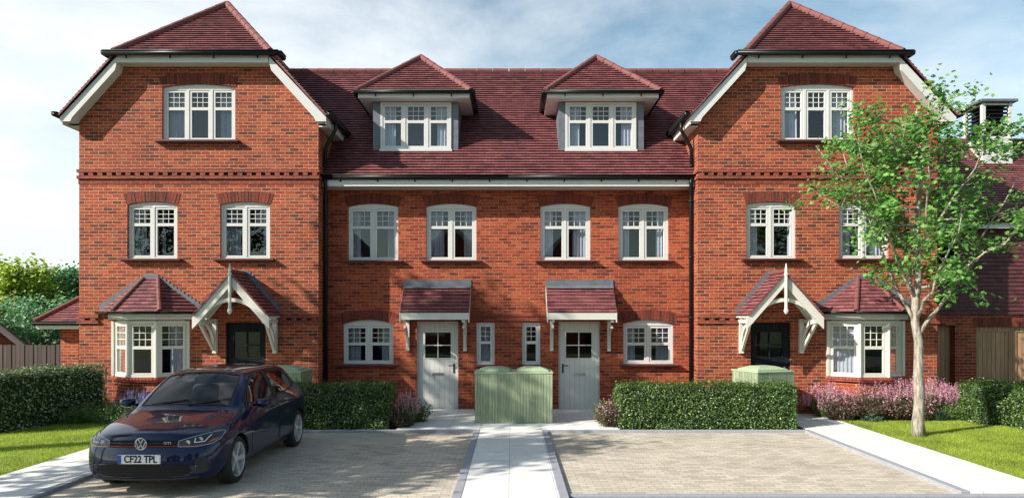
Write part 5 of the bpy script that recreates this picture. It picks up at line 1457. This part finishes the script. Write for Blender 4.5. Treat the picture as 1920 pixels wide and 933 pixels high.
    for s_ in (-1, 1):
        q = MB(); c = s_*.36
        q.box(c-.25, c+.25, 2.0, 2.5, .42, .60); q.add([(c-.24, 2.42, .58), (c+.24, 2.42, .58), (c+.20, 2.66, 1.16), (c-.20, 2.66, 1.16), (c-.24, 2.56, .55), (c+.24, 2.56, .55), (c+.20, 2.76, 1.16), (c-.20, 2.76, 1.16)],
              [(0, 1, 2, 3), (7, 6, 5, 4), (0, 4, 5, 1), (1, 5, 6, 2), (2, 6, 7, 3), (3, 7, 4, 0)])
        q.box(c-.12, c+.12, 2.64, 2.75, 1.20, 1.36)
        W(q).build('seat', 'seat', T, bevel=.035, smooth=True)
    q = MB(); q.box(-.62, .62, 3.0, 3.45, .42, .60); q.box(-.62, .62, 3.4, 3.55, .60, 1.10); W(q).build('rear_seat', 'seat', T, bevel=.03)
    q = MB(); M = Matrix.Translation((-.36+CX, 1.78+CY, .90)) @ Matrix.Rotation(R(65), 4, 'X')
    q.lathe([(.165, -.014), (.19, -.014), (.19, .014), (.165, .014)], M, 28, closed=True); q.lathe([(.0001, -.01), (.055, -.01), (.055, .02), (.0001, .02)], M, 16)
    q.build('steering_wheel', 'car_trim', T, smooth=True)
    q = MB(); q.beam((-.36, 1.78, .90), (-.36, 1.60, .80), .05, .05); q.beam((-.54, 1.78, .90), (-.18, 1.78, .90), .02, .03); W(q).build('steering_column', 'car_trim', T)
    q = MB(); q.box(-.12, .12, 1.62+.12, 1.64+.14, 1.30, 1.36); W(q).build('rear_view_mirror', 'car_trim', T, bevel=.01)
    q = MB(); q.tube([(0, 3.62, 1.425), (0, 3.70, 1.47)], .006, 6); W(q).build('aerial', 'car_trim', T)
    return T
make_car()
# ------------------------------------------------------------------ camera, sun, sky
cam = bpy.data.cameras.new('camera'); co = bpy.data.objects.new('camera', cam); COL.objects.link(co)
co.location = (0, 0, 2.25); co.rotation_euler = (R(90), 0, 0)
cam.sensor_width = 36; cam.lens = 1300/1920*36; cam.shift_y = 126.5/1920; cam.clip_end = 2000
scene.camera = co
SD = Vector((1.9, 1.0, -1.27)).normalized()
sun = bpy.data.lights.new('sun', 'SUN'); so = bpy.data.objects.new('sun', sun); COL.objects.link(so)
sun.energy = 5.0; sun.angle = R(.5); sun.color = (1, .95, .87)
so.rotation_euler = SD.to_track_quat('-Z', 'Y').to_euler(); so.location = (-20, -10, 20)
w = bpy.data.worlds.new('World'); scene.world = w; w.use_nodes = True
nt = w.node_tree; bg = nt.nodes['Background']; bg.inputs[1].default_value = .10
sky = nt.nodes.new('ShaderNodeTexSky'); sky.sky_type = 'NISHITA'; sky.sun_disc = False
sky.sun_elevation = math.asin(-SD.z); az = math.atan2(-SD.x, -SD.y); sky.sun_rotation = az
sky.air_density = 1.0; sky.dust_density = .6; sky.ozone_density = 1.5
tc = nt.nodes.new('ShaderNodeTexCoord')
mp = nt.nodes.new('ShaderNodeMapping'); mp.inputs['Scale'].default_value = (1.0, 1.0, 2.0); mp.inputs['Location'].default_value = (.35, .2, .1)
nt.links.new(tc.outputs['Generated'], mp.inputs[0])
n1 = noise_tex(nt, mp.outputs[0], 2.2, 9, .58); n1.node.inputs['Distortion'].default_value = .25
mask = ramp(nt, n1, [(.36, (0, 0, 0)), (.72, (.8, .8, .8))])
sp = nt.nodes.new('ShaderNodeSeparateXYZ'); nt.links.new(tc.outputs['Generated'], sp.inputs[0])
# more cloud towards the west (left) and low down
ma = node(nt, 'ShaderNodeMath', operation='MULTIPLY_ADD'); ma.inputs[1].default_value = -.34; ma.inputs[2].default_value = .0; nt.links.new(sp.outputs[0], ma.inputs[0])
mz = node(nt, 'ShaderNodeMath', operation='MULTIPLY_ADD'); mz.inputs[1].default_value = -.55; mz.inputs[2].default_value = .22; nt.links.new(sp.outputs[2], mz.inputs[0])
ad = node(nt, 'ShaderNodeMath', operation='ADD'); nt.links.new(ma.outputs[0], ad.inputs[0]); nt.links.new(mz.outputs[0], ad.inputs[1])
ad2 = node(nt, 'ShaderNodeMath', operation='ADD', use_clamp=True); nt.links.new(ad.outputs[0], ad2.inputs[0]); nt.links.new(mask, ad2.inputs[1])
fr_ = node(nt, 'ShaderNodeMapRange'); fr_.inputs[1].default_value = -.35; fr_.inputs[2].default_value = .25; fr_.inputs[3].default_value = .25; nt.links.new(sp.outputs[1], fr_.inputs[0])
ad3 = node(nt, 'ShaderNodeMath', operation='MULTIPLY'); nt.links.new(ad2.outputs[0], ad3.inputs[0]); nt.links.new(fr_.outputs[0], ad3.inputs[1])
hs = node(nt, 'ShaderNodeHueSaturation'); hs.inputs['Saturation'].default_value = .92; nt.links.new(sky.outputs[0], hs.inputs['Color'])
tint = mixc(nt, 1, hs.outputs[0], (1.02, 1.16, 1.05), 'MULTIPLY')
cl = mixc(nt, ad3.outputs[0], tint, (7.6, 7.8, 7.9)); nt.links.new(cl, bg.inputs[0])
scene.view_settings.view_transform = 'Standard'; scene.view_settings.look = 'None'; scene.view_settings.gamma = 1
scene.view_settings.exposure = 0.65
scene.render.engine = 'CYCLES'
scene.cycles.max_bounces = 8; scene.cycles.transparent_max_bounces = 12
